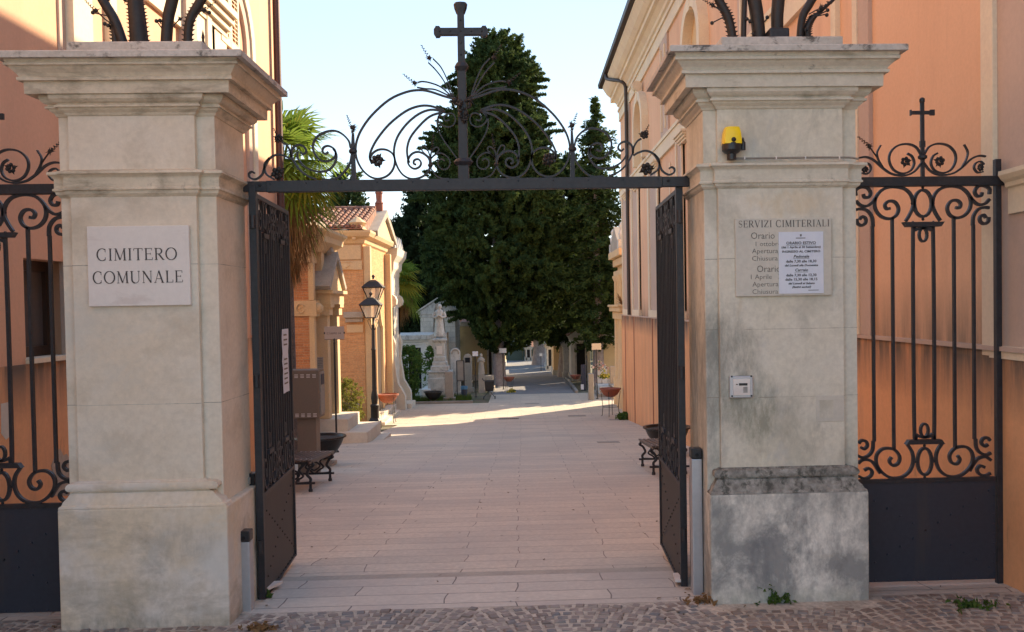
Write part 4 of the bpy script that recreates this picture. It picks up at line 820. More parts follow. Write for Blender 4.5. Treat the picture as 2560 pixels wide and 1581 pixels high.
# ------------------------------------------------------------------ left building
XL=-4.10
def arch_pts(yc,zs,r,n=14,a0=0,a1=180): return [(yc+r*math.cos(R(a0+(a1-a0)*i/n)),zs+r*math.sin(R(a0+(a1-a0)*i/n))) for i in range(n+1)]
def ringwall(mb,x,yc,zs,r0,r1,z0,dx,n=14):
    """arched frame in the plane x: legs down to z0"""
    a=[(yc+r0,z0)]+arch_pts(yc,zs,r0,n)+[(yc-r0,z0)]; b=[(yc+r1,z0)]+arch_pts(yc,zs,r1,n)+[(yc-r1,z0)]
    mb.loft([[(x,p[0],p[1]),(x,q[0],q[1]),(x+dx,q[0],q[1]),(x+dx,p[0],p[1])] for p,q in zip(a,b)])
def left_building():
    root=thing('town_building','long orange stucco building with cream trim on the left side','building',(-8,8,0))
    zd=PX(165,899,XL).z; ya=PX(61,760,XL).y; yb=PX(176,760,XL).y; zt=PX(61,645,XL).z; zb=zd+.03; ye=PX(692,400,XL).y; zh=13
    mb=MB(); mb.box(-14,1,-2,XL,ya,zh).box(-14,ya,-2,XL,yb,zb).box(-14,ya,zt,XL,yb,zh).box(-14,yb,-2,XL,ye,zh); w_=mb.build('wall','peachL',root)
    mb=MB(); mb.box(XL-.5,.985,-2,XL+.022,ye+.02,zd); mb.build('dado','dado',root)
    wd=thing('window','', 'x'); bpy.data.objects.remove(wd)
    fr=MB().box(XL-.24,ya,zb,XL-.17,ya+.11,zt).box(XL-.24,yb-.09,zb,XL-.17,yb,zt).box(XL-.24,ya+.11,zt-.09,XL-.17,yb-.09,zt).box(XL-.24,ya+.11,zb,XL-.17,yb-.09,zb+.10).build('window','frame',root)
    MB().box(XL-.22,ya+.11,zb+.10,XL-.205,yb-.09,zt-.09).build('pane','glass',fr)
    MB().box(XL-.16,ya-.01,zd+.001,XL+.05,yb+.03,zb+.012).build('sill','cream',fr)
    # peeled plaster patches
    def patch(pts,mat):
        mb=MB(); mb.prism([PX(x,y,XL+.0225) for x,y in pts],(.003,0,0)); mb.build('bare_plaster_patch',mat,root)
    patch([(2,1010),(25,1005),(26,1090),(14,1100),(3,1085)],'marble2')
    patch([(140,1130),(150,1122),(158,1140),(166,1135),(175,1150),(175,1240),(128,1240),(136,1200),(128,1165)],'sandgrey')
    # trims in the sunlit upper part
    def pil(p0,p1,z0,z1,t,mat,name='pilaster'): MB().box(XL-.05,PX(p0,300,XL).y,z0,XL+t,PX(p1,300,XL).y,z1).build(name,mat,root,bevel=.006)
    pil(150,166,zd+.02,zh-.2,.02,'pink'); pil(166,216,zd+.02,zh-.2,.09,'cream'); pil(268,286,4.6,zh-.2,.06,'cream'); pil(452,478,4.2,zh-.2,.10,'pink'); 
    zl=PX(361,2,XL).z
    MB().box(XL-.05,PX(361,0,XL).y,zl,XL+.05,PX(556,60,XL).y,zl+.36).build('string_course','cream',root)
    mb=MB(); 
    for k in range(4): mb.box(XL-.05,PX(484,0,XL).y,zl+.361+.085*k,XL+.07+.05*k,PX(556,60,XL).y,zl+.442+.085*k)
    mb.build('cornice_moulding','cream',root)
    # shutters
    ys0,ys1=PX(542,60,XL).y,PX(588,60,XL).y; zs0=PX(565,118,XL).z
    for i in range(2):
        y0=ys0+(ys1-ys0)*i/2+.01; y1=ys0+(ys1-ys0)*(i+1)/2-.01
        fr=MB().box(XL+.02,y0,zs0,XL+.06,y0+.06,zs0+2.6).box(XL+.02,y1-.06,zs0,XL+.06,y1,zs0+2.6).box(XL+.02,y0+.06,zs0,XL+.06,y1-.06,zs0+.10).box(XL+.02,y0+.06,zs0+.95,XL+.06,y1-.06,zs0+1.03).box(XL+.02,y0+.06,zs0+2.5,XL+.06,y1-.06,zs0+2.6).build('shutter','cream',root)
        mb=MB()
        for k in range(40):
            z=zs0+.11+.06*k
            if z>zs0+2.45: break
            if abs(z-zs0-.99)<.06: continue
            mb.hexa([(XL+.022,y0+.061,z+.03),(XL+.055,y0+.061,z),(XL+.055,y1-.061,z),(XL+.022,y1-.061,z+.03)],[(XL+.022,y0+.061,z+.042),(XL+.055,y0+.061,z+.012),(XL+.055,y1-.061,z+.012),(XL+.022,y1-.061,z+.042)])
        mb.build('louvres','cream',fr)
    # big blind arch
    yc=13.35; zs=5.95
    mb=MB(); ringwall(mb,XL-.02,yc,zs,.93,1.10,zd+.04,.10); mb.build('arch_moulding','cream',root)
    mb=MB(); ringwall(mb,XL-.02,yc,zs,.74,.925,zd+.04,.07); mb.build('arch_frame','pink',root)
    mb=MB(); ringwall(mb,XL-.02,yc,zs,1.105,1.2,zd+.04,.05); mb.build('arch_outer_band','pink',root)
    mb=MB(); yd=ye-.16; mb.tube([(XL+.09,yd,12.5),(XL+.09,yd,-1.2)],.06,10); mb.build('downpipe','pipeL',root,smooth=40)
    mb=MB(); mb.box(XL-.3,ye-.001,zd+.02,XL+.03,ye+.03,zh-.2); mb.build('corner_strip','cream',root)
    # roof with eave
    mb=MB(); mb.hexa([(-14,.5,zh),(XL+.5,.5,zh),(XL+.5,ye+.5,zh),(-14,ye+.5,zh)],[(-9.5,4,zh+2.4),(-8.5,4,zh+2.4),(-8.5,ye-3,zh+2.4),(-9.5,ye-3,zh+2.4)]); mb.build('roof','tile',root)
left_building()

# ------------------------------------------------------------------ right building (chapel range)
XR=3.50
def right_building():
    root=thing('chapel_building','long peach stucco building with cream arches and orange dado on the right side','building',(9,17,0))
    ye=PX(1558,800,XR).y; zd=PX(1600,793,XR).z; y0=1.2
    ze=9.62
    mb=MB(); mb.box(XR,y0,-3,16,ye,ze-.1); mb.build('wall','peach',root)
    mb=MB(); mb.box(XR-.05,y0-0.006,-3,XR+.3,ye+.04,zd); mb.build('dado','dado',root)
    MB().box(XR-.075,y0-0.012,zd+.002,XR+.2,ye+.06,zd+.035).build('dado_ledge','pink',root)
    # dado grooves: flat raised strips, their darkness put into the colour
    for px in (1568,1590,1637): 
        y=PX(px,900,XR).y; MB().box(XR-.058,y-.07,-3,XR-.0505,y+.07,zd-.02).build('dado_groove',M['groove_dark'],root)
    MB().box(XR-.12,7.4,-2.6,XR-.052,ye+.04,gz(ye)-.0).build('foot_strip','dado',root)
    # pilasters with cream edges on the piano nobile
    zp0=zd+.036; zs=5.60
    for a,b in ((1561,1575),(1585,1603),(1627,1653),(1700,1716),(1740,1756)):
        ya,yb=sorted((PX(a,700,XR).y,PX(b,700,XR).y)); w_=yb-ya
        MB().box(XR-.04,ya,zp0,XR+.1,yb,zs).build('pilaster','pink',root)
        mb=MB(); mb.box(XR-.075,yb-.14*w_,zp0+.01,XR,yb+.002,zs-.01); mb.box(XR-.075,ya,zp0+.01,XR,ya+.12*w_,zs-.01); mb.box(XR-.08,ya-.003,zp0-.0,XR,yb+.004,zp0+.18); mb.build('pilaster_edge','cream',root)
    MB().box(XR-.06,9.86,zs,XR+.1,ye+.05,zs+.32).build('sill_band','cream',root)
    MB().box(XR-.09,9.86,zs+.321,XR+.1,ye+.06,zs+.40).build('sill_moulding','cream',root)
    MB().box(XR-.05,y0,8.30,XR+.1,ye+.04,8.62).build('frieze_band','cream',root)
    MB().box(XR-.09,y0,8.621,XR+.1,ye+.06,8.70).build('frieze_moulding','cream',root)
    # arched openings
    for k,yc in enumerate((25.75,17.75)):
        zc=6.95
        mb=MB(); ringwall(mb,XR-.19,yc,zc,.78,1.02,zs+.41,.20,18); fr=mb.build('arched_window','cream',root)
        mb=MB(); pts=[(yc+.78,zs+.41)]+arch_pts(yc,zc,.78)+[(yc-.78,zs+.41)]; mb.prism([(XR-.006,p,q) for p,q in pts],(.004,0,0)); mb.build('flat_reveal','sand',fr)  # flat tan sheet drawn in place of a recessed reveal
        mb=MB(); mb.box(XR-.0125,yc-.74,zs+.41,XR-.0075,yc+.25,zc+.1); mb.build('pane','dado',fr)
        mb=MB(); mb.box(XR-.20,yc-.12,zc+.72,XR-.05,yc+.12,zc+1.22); mb.lathe([(.001,-.1),(.13,-.1),(.13,.1),(.001,.1)],(0,0,0),12)
        for i in range(len(mb.v)-48,len(mb.v)): 
            v=mb.v[i]; mb.v[i]=(XR-.18+v[0],yc+v[2]*1.3,zc+1.18+v[1])
        mb.build('keystone_scroll','cream',fr,smooth=40)
    for yc in (21.75,29.1,13.8):
        MB().box(XR-.05,yc-.55,zs+.41,XR+.05,yc+.55,8.29).build('upper_pilaster','pink',root)
        MB().box(XR-.085,yc-.30,zs+.55,XR-.0505,yc-.24,8.1).box(XR-.085,yc+.24,zs+.55,XR-.0505,yc+.30,8.1).build('pilaster_edge','cream',root)
    for px in (1676,1696):
        y=PX(px,400,XR).y; MB().box(XR-.03,y-.05,zp0,XR-.001,y+.05,zs-.3).build('panel_frame','cream',root)
    for px in (1570,1594,1645,1716,1762):
        y=PX(px,380,XR).y; mb=MB()
        for k in range(4): mb.box(XR-.10-.035*k,y-.42-.03*k,zs-.20+.05*k,XR,y+.42+.03*k,zs-.152+.05*k)
        mb.build('capital','cream',root)
    # main cornice: coved section swept along the eave
    prof=[(0,8.72),(.04,8.72),(.05,8.80),(.10,8.83),(.12,8.90),(.22,9.0),(.30,9.03),(.31,9.12),(.36,9.14),(.46,9.24),(.55,9.38),(.58,9.42),(.58,9.50),(0,9.50)]
    MB().loft([[(XR-o,y,z) for o,z in prof] for y in (y0,ye+.05)]).build('eaves_cornice','cream',root)
    MB().loft([[(XR-o,y,z) for o,z in ((.56,9.505),(.70,9.52),(.72,9.64),(.56,9.66))] for y in (y0,ye+.40)]).build('gutter','gutter',root)
    prof2=[(0,9.50),(0,9.66),(.56,9.66),(.56,9.505)]
    mb=MB(); mb.loft([[(XR-.60,y,9.665),(XR-.60,y,9.70),(9.5,y,12.2),(16,y,9.7),(16,y,9.665)] for y in (y0,ye+.42)]); mb.build('roof','tile',root)
    # eave return on the end wall
    MB().box(XR-.30,ye+.051,9.0,12,ye+.30,9.5).build('end_cornice','cream',root)
    yd=PX(1579,500,XR).y
    MB().tube(cr([(XR-.62,yd+1.2,9.5),(XR-.60,yd+1.0,9.30),(XR-.30,yd+.1,9.02),(XR-.15,yd,8.85),(XR-.13,yd,8.5)],4)+[Vector((XR-.13,yd,zd+.05))],.055,8).build('downpipe','gutter',root,smooth=50)
    # near bay beside the fence
    def strip(a,b,z0,z1,t,mat,name): MB().box(XR-t,PX(b,400,XR-t).y,z0,XR+.1,PX(a,400,XR-t).y,z1).build(name,mat,root,bevel=.004)
    zn=zd+.036
    strip(2079,2090,zn,8.28,.06,'cream','pilaster_edge'); strip(2132,2143,zn,8.28,.06,'cream','pilaster_edge'); strip(2143.2,2172,zn,8.28,.045,'pink','pilaster')
    strip(2452,2482,zd-.04,8.28,.055,'cream','corner_pilaster')
    yq=PX(2483,400,XR-.02).y; strip_y=(y0,yq)
    MB().box(XR-.02,y0,zn,XR+.1,yq-.001,8.28).build('end_bay_wall','pink',root)
    zc=PX(2498,437,XR-.1).z; yk=PX(2499,437,XR-.10).y
    prof=[(0,zc-.28),(.02,zc-.28),(.02,zc-.10),(.04,zc-.09),(.045,zc-.06),(.07,zc-.04),(.09,zc-.01),(.09,zc+.02),(0,zc+.04)]
    MB().loft([[(XR-.021-o,y,z) for o,z in prof] for y in (y0,yk)]).build('bay_cornice','cream',root)
    zs2=PX(2500,866,XR-.06).z; MB().box(XR-.06,y0,zs2-.09,XR-.0205,yq-.002,zs2).build('bay_sill','cream',root)
    # diagonal gable of the far wing seen above the right pillar
    return root
M['groove_dark']=pm('dark_groove_plaster',(.27,.08,.035),rough=.8)  # dark tone of the dado groove strips
M['dado'].name='orange_plaster_dado'
right_building()

# ------------------------------------------------------------------ foliage tools
def leafmesh(name,C,S,mat,parent,k=5,spread=1.0,asp=.45,flat=0.0,seed=0,up=0.0):
    """C: clump centres (n,3), S: sizes; k small leaf faces per clump, random tilt"""
    rg=np.random.RandomState(seed); n=len(C); C=np.repeat(np.asarray(C,float),k,0); S=np.repeat(np.asarray(S,float),k)
    d=rg.normal(size=(n*k,3)); d/=np.linalg.norm(d,axis=1)[:,None]; C=C+d*S[:,None]*spread*rg.uniform(.3,1.1,(n*k,1))
    a=rg.normal(size=(n*k,3)); a[:,2]+=up; a[:,2]*=(1-flat); a/=np.linalg.norm(a,axis=1)[:,None]
    b=np.cross(a,rg.normal(size=(n*k,3))); b/=np.linalg.norm(b,axis=1)[:,None]
    s=S*rg.uniform(.6,1.3,n*k); a=a*s[:,None]; b=b*(s*asp)[:,None]
    V=np.stack([C-a,C+b*.9-a*.1,C+a,C-b-a*.1],1).reshape(-1,3)
    off=np.array(origin(parent)); V=V-off
    me=bpy.data.meshes.new(name); nq=n*k
    me.vertices.add(nq*4); me.vertices.foreach_set('co',V.astype('f').ravel())
    me.loops.add(nq*4); me.loops.foreach_set('vertex_index',np.arange(nq*4,dtype='i'))
    me.polygons.add(nq); me.polygons.foreach_set('loop_start',np.arange(0,nq*4,4,dtype='i'))
    me.update(calc_edges=True); me.materials.append(M[mat]); o=bpy.data.objects.new(name,me); COL.objects.link(o); o.parent=parent; return o
def tree(name,label,cat,x,y,prof,tr,mat,n,size,seed,group=None,bark='bark2',under=0,lean=0,lump=.22,limbs=14,k=5,plume=(.5,.9),trunkc=True,boughs=0,blen=1.2):
    prof=sorted(prof)
    """prof: list (z,left radius,right radius) measured crown outline; plumes of leaf sprays"""
    zb=gz(y); root=thing(name,label,cat,(x,y,zb),0,group); rg=np.random.RandomState(seed)
    zs=np.array([p[0] for p in prof]); rl=np.array([p[1] for p in prof]); rr=np.array([p[2] for p in prof])
    zt=zs.max(); mb=MB(); m=9
    mb.tube([(x+lean*(i/m)**1.5,y,zb-.1+(zt-zb-.3)*i/m) for i in range(m+1)],[tr*(1.3 if i==0 else 1)*(1-.93*(i/m)**1.3) for i in range(m+1)],12)
    mb.build('trunk',bark,root,smooth=60)
    A=rg.uniform(0,2*PI,12); B=rg.uniform(0,2*PI,12)
    def rad(z,a):
        L=np.interp(z,zs,rl); Rr=np.interp(z,zs,rr); c=np.cos(a); base=np.where(c>0,Rr,L); 
        base=(L+Rr)/2+(Rr-L)/2*c
        l=0
        for i in range(5): l=l+np.sin(a*(i+2)+A[i]+z*(1.1+.5*i)+B[i])/(2.2)
        return base*(1+lump*l*.6)
    zz=np.linspace(zs.min(),zt,200); wts=np.interp(zz,zs,rl+rr)+.3; z=rg.choice(zz,n,p=wts/wts.sum())+rg.uniform(-.1,.1,n)
    a=rg.uniform(0,2*PI,n); u=rg.uniform(0,1,n)**.42; r=rad(z,a)*u
    base=np.stack([x+r*np.cos(a)+lean*((z-zb)/(zt-zb)),y+r*np.sin(a),z],1)
    # each plume: 7 sprays reaching up and out
    out=np.stack([np.cos(a),np.sin(a),rg.uniform(plume[0],plume[1],n)],1)+rg.normal(size=(n,3))*.25
    out/=np.linalg.norm(out,axis=1)[:,None]; C=[];S=[]
    for j in range(6):
        C.append(base+out*(j*size*.5)); S.append(np.full(n,size*(1-.11*j)))
    for i in range(boughs):   # longer boughs that break the outline
        h=zs.min()+(zt-zs.min())*rg.uniform(.10,.93); an=rg.uniform(0,2*PI); r0=float(rad(np.array([h]),np.array([an]))[0])*.88; L=blen*rg.uniform(.4,1.15)*min(1,r0/1.6+.3)
        d=np.array([math.cos(an),math.sin(an),rg.uniform(-.15,.65)]); p=np.array([x+r0*math.cos(an)+lean*((h-zb)/(zt-zb)),y+r0*math.sin(an),h]); m=int(L/(size*.55))+3
        q=np.array([p+d*L*t+np.array([0,0,-.25*L*t*t]) for t in np.linspace(0,1,m)]); side=np.array([-d[1],d[0],0])
        for w_ in (-1,0,1): C.append(q+side*w_*.16*np.linspace(1,.1,m)[:,None]); S.append(np.linspace(size*1.0,size*.5,m))
    leafmesh('crown',np.concatenate(C),np.concatenate(S),mat,root,k,.8,.42,0,seed,.5)
    mb=MB()
    for i in range(limbs):
        h=zs.min()+(zt-zs.min())*(i+.5)/limbs*.9; an=i*2.4; L=float(rad(np.array([h+.8]),np.array([an]))[0])*.8
        p0=Vector((x+lean*((h-zb)/(zt-zb)),y,h)); d=Vector((math.cos(an),math.sin(an),0)); t=tr*(1-.8*(h-zb)/(zt-zb))*.35
        mb.tube([p0,p0+d*L*.4+Vector((0,0,.25*L)),p0+d*L+Vector((0,0,.45*L))],[t,t*.6,t*.2],5)
    if limbs: mb.build('limbs','bark',root)
    return root
def zpx(py,Y,px=1250): return P(px,py,Y).z
def prof_px(Y,xc,rows):
    return [(P(xc,py,Y).z,(xc-l)/2300*Y,(r-xc)/2300*Y) for py,l,r in rows]
Y1=47.0; x1=P(1247,900,Y1).x
tree('cypress_tree','tallest dark cypress with two-lobed top behind the gate cross','tree',x1,Y1,prof_px(Y1,1256,[(96,1235,1300),(115,1215,1325),(150,1195,1338),(200,1180,1352),(240,1178,1345),(262,1190,1330),(290,1150,1350),(330,1128,1385),(380,1105,1398),(430,1105,1402),(480,1100,1405),(540,1100,1410),(600,1085,1420),(660,1065,1430),(700,1082,1430),(730,1115,1430),(765,1155,1425),(800,1190,1410),(850,1212,1375),(875,1235,1320)]),.30,'leafT',3900,.185,11,lump=.20,k=6,boughs=330,blen=1.1)
Yc=46.0; xc=P(1487,900,Yc).x
def cedar(name,label,x,y,prof,tr,mat,seed,step=.30,nb=9):
    zb=gz(y); prof=sorted(prof); root=thing(name,label,'tree',(x,y,zb)); rg=np.random.RandomState(seed); zs=[p[0] for p in prof]; zt=max(zs)
    mb=MB(); mb.tube([(x,y,zb-.1+(zt-zb)*i/10) for i in range(11)],[tr*(1.25 if i==0 else 1)*(1-.95*i/10) for i in range(11)],12); mb.build('trunk','bark2',root,smooth=60)
    mb=MB(); C=[];S=[]; z=min(zs); j=0
    while z<zt:
        L0=np.interp(z,zs,[p[1] for p in prof]); R0=np.interp(z,zs,[p[2] for p in prof]); n=nb if L0+R0>1 else 5
        for i in range(n):
            a=rg.uniform(0,2*PI); rad=((L0+R0)/2+(R0-L0)/2*math.cos(a))*rg.uniform(.45,1.35); d=np.array([math.cos(a),math.sin(a),0]); 
            pts=[np.array([x,y,z])+d*rad*t+np.array([0,0,.10*rad*math.sin(t*PI)-.16*rad*t*t+.05*rad*t**4]) for t in (0,.25,.5,.75,1)]
            if i%3==0: mb.tube([tuple(p) for p in pts],[.03,.022,.015,.01,.004],4)
            m=max(3,int(rad/.16)); 
            for q in range(m):
                t=(q+.6)/m; p=np.array([x,y,z])+d*rad*t+np.array([0,0,.10*rad*math.sin(t*PI)-.16*rad*t*t+.05*rad*t**4]); side=np.array([-d[1],d[0],0])
                w=.32*rad*(1-t)+.08
                for e in range(2): C.append(p+side*rg.uniform(-w,w)+np.array([0,0,rg.uniform(-.07,.04)])); S.append(.13)
        z+=step*rg.uniform(.7,1.2); j+=1
    leafmesh('crown',np.array(C),np.array(S),mat,root,5,1.0,.38,.35,seed); mb.build('limbs','bark',root)
cedar('cedar_tree','pointed cedar with drooping layers beside the right building eave',P(1496,900,Yc).x,Yc,prof_px(Yc,1510,[(236,1509,1511),(270,1502,1520),(320,1482,1545),(370,1462,1565),(440,1446,1580),(520,1440,1590),(640,1425,1600),(760,1425,1600),(830,1440,1590),(868,1460,1560)]),.30,'leafT',12)
Yd=53.5
tree('cypress_tree','broad dark cypress in the middle of the avenue row','tree',P(1415,900,Yd).x,Yd,prof_px(Yd,1415,[(400,1380,1440),(440,1340,1470),(520,1320,1500),(620,1310,1520),(720,1310,1520),(800,1330,1500),(845,1350,1480),(868,1380,1450)]),.42,'leafT',1500,.24,13,lump=.22,boughs=140)
Ye=68.0
tree('cypress_tree','distant cypress trunk leaning over the end of the avenue','tree',P(1352,900,Ye).x,Ye,prof_px(Ye,1352,[(500,1320,1380),(600,1270,1420),(720,1260,1430),(800,1280,1420),(850,1310,1400)]),.55,'leafD',650,.36,14)
for i,(px,py,rows,lab) in enumerate(((1040,62,[(490,1050,1056),(520,1046,1062),(560,1036,1078),(620,1025,1090),(740,1020,1090),(850,1020,1080),(900,1030,1070)],'narrow dark cypress with a sharp tip left of the tallest cypress'),
      (1012,70,[(556,1006,1026),(580,998,1034),(600,990,1040),(700,985,1045),(820,985,1045),(900,990,1040)],'rounded dark cypress rising behind the second palm'),
      (980,74,[(572,985,992),(610,968,1015),(700,955,1015),(820,955,1015),(900,960,1010)],'lower dark cypress half hidden behind the second palm'),
      (1090,66,[(560,1085,1105),(620,1062,1125),(720,1050,1140),(820,1050,1150),(900,1060,1140)],'dark cypress filling the gap beneath the tallest cypress'))):
    xx=P(px,900,py).x
    tree('cypress_tree',lab,'tree',xx,py,prof_px(py,px,rows),.3,'leafD',420,.34,20+i,group='cypresses behind the white chapels',limbs=0,k=5,boughs=50,blen=.7)
Yb=58; tree('cypress_tree','small cypress top above the tiled tomb roof','tree',P(868,500,Yb).x,Yb,prof_px(Yb,868,[(425,862,880),(450,850,892),(500,838,905),(560,832,908),(640,835,905),(800,840,900)]),.25,'leafT',420,.24,31,limbs=0)
for i,(px,yy,t) in enumerate(((1300,84,850),(1450,86,800),(1530,72,700),(1200,90,700))):
    xx=P(px,900,yy).x
    tree('cypress_tree',('far cypress closing the left of the avenue end','far cypress closing the right of the avenue end','cypress behind the cedar near the right building','far cypress behind the yellow chapel')[i],'tree',xx,yy,prof_px(yy,px,[(640,px-10,px+10),(700,px-30,px+30),(800,px-40,px+40),(870,px-38,px+38)]),.3,'leafD',220,.4,50+i,limbs=0,k=4)

def fan(mb,mt,base,dirv,L,seed,wide=125,nb=26,droop=.35):
    rg=random.Random(seed); d=Vector(dirv).normalized(); side=d.cross(Vector((0,0,1))); side=side.normalized() if side.length>.1 else Vector((1,0,0)); upv=side.cross(d)
    for i in range(nb):
        a=R(-wide+2*wide*i/(nb-1)); e=(d*math.cos(a)+side*math.sin(a)).normalized(); l=L*(1-.25*abs(a)/PI)*rg.uniform(.85,1.05); wv=L*.035
        q=e.cross(upv).normalized()*wv; p0=base+e*.04; p1=base+e*l*.6+upv*.03; p2=base+e*l-Vector((0,0,1))*droop*l*rg.uniform(.2,1.0)
        p1=p1-Vector((0,0,1))*droop*l*.12
        mb.add([p0-q*.3,p0+q*.3,p1+q,p1-q,p2],[(0,1,2,3),(3,2,4)])
def palm(label,x,y,zc,n,L,pet,seed,skirt,tr=.16):
    zb=gz(y); root=thing('fan_palm',label,'palm',(x,y,zb)); rg=random.Random(seed)
    MB().tube([(x,y,zb-.05),(x,y,(zb+zc)/2),(x,y,zc)],[tr*1.2,tr,tr*.9],10).build('trunk','bark',root,smooth=60)
    for i in range(n):
        az=i*2.399+rg.uniform(-.2,.2); t=(i+.5)/n; el=R(80-125*t+rg.uniform(-8,8)); d=Vector((math.cos(az)*math.cos(el),math.sin(az)*math.cos(el),math.sin(el)))
        b=Vector((x,y,zc)); e=b+d*pet*rg.uniform(.8,1.1)-Vector((0,0,.12*t)); mb=MB(); mb.tube([b,(b+e)/2+Vector((0,0,.05)),e],[.016,.012,.009],4)
        d2=(d-Vector((0,0,.35+.3*t))).normalized(); fan(mb,None,e,d2,L*rg.uniform(.85,1.1),seed*100+i); mb.build('frond','leafY' if rg.random()<.16 else 'leafP',root,recalc=False)
    if skirt:
        mb=MB()
        for i in range(1500):
            az=rg.uniform(0,6.283); u=rg.random()**.8; z=zc-.1-skirt*u; r=tr+.10+(.30+.30*max(0,math.cos(az)))*math.sin(PI*min(1,u*1.1))*rg.uniform(.5,1); l=rg.uniform(.3,.6)
            p=Vector((x+r*math.cos(az),y+r*math.sin(az),z)); p2=p+Vector((math.cos(az)*rg.uniform(-.05,.22),math.sin(az)*rg.uniform(-.05,.22),-l)); q=Vector((-math.sin(az),math.cos(az),0))*.013
            mb.add([p-q,p+q,p2],[(0,1,2)])
        mb.build('dead_leaf_skirt','straw',root,recalc=False)
    return root
yp=18.6; xp=P(706,400,yp).x
palm('sunlit fan palm with dry skirt beside the left building corner',xp,yp,P(722,415,yp).z,34,.92,.72,4,2.0)
yp2=38.3; palm('smaller fan palm between the pale spired tomb and the white chapel',P(984,700,yp2).x,yp2,P(984,712,yp2).z,30,1.0,.80,5,1.3)

Yo=47.5; tree('cypress_tree','unseen cypress behind the right building that shades the avenue mouth','tree',8.6,Yo,[(-.5,1.6,1.6),(1,2.7,2.7),(4,3.0,3.0),(7,2.2,2.2),(10,.3,.3)],.3,'leafT',900,.3,61,limbs=0)  # out of view; placed so its shadow narrows the sunlit strip
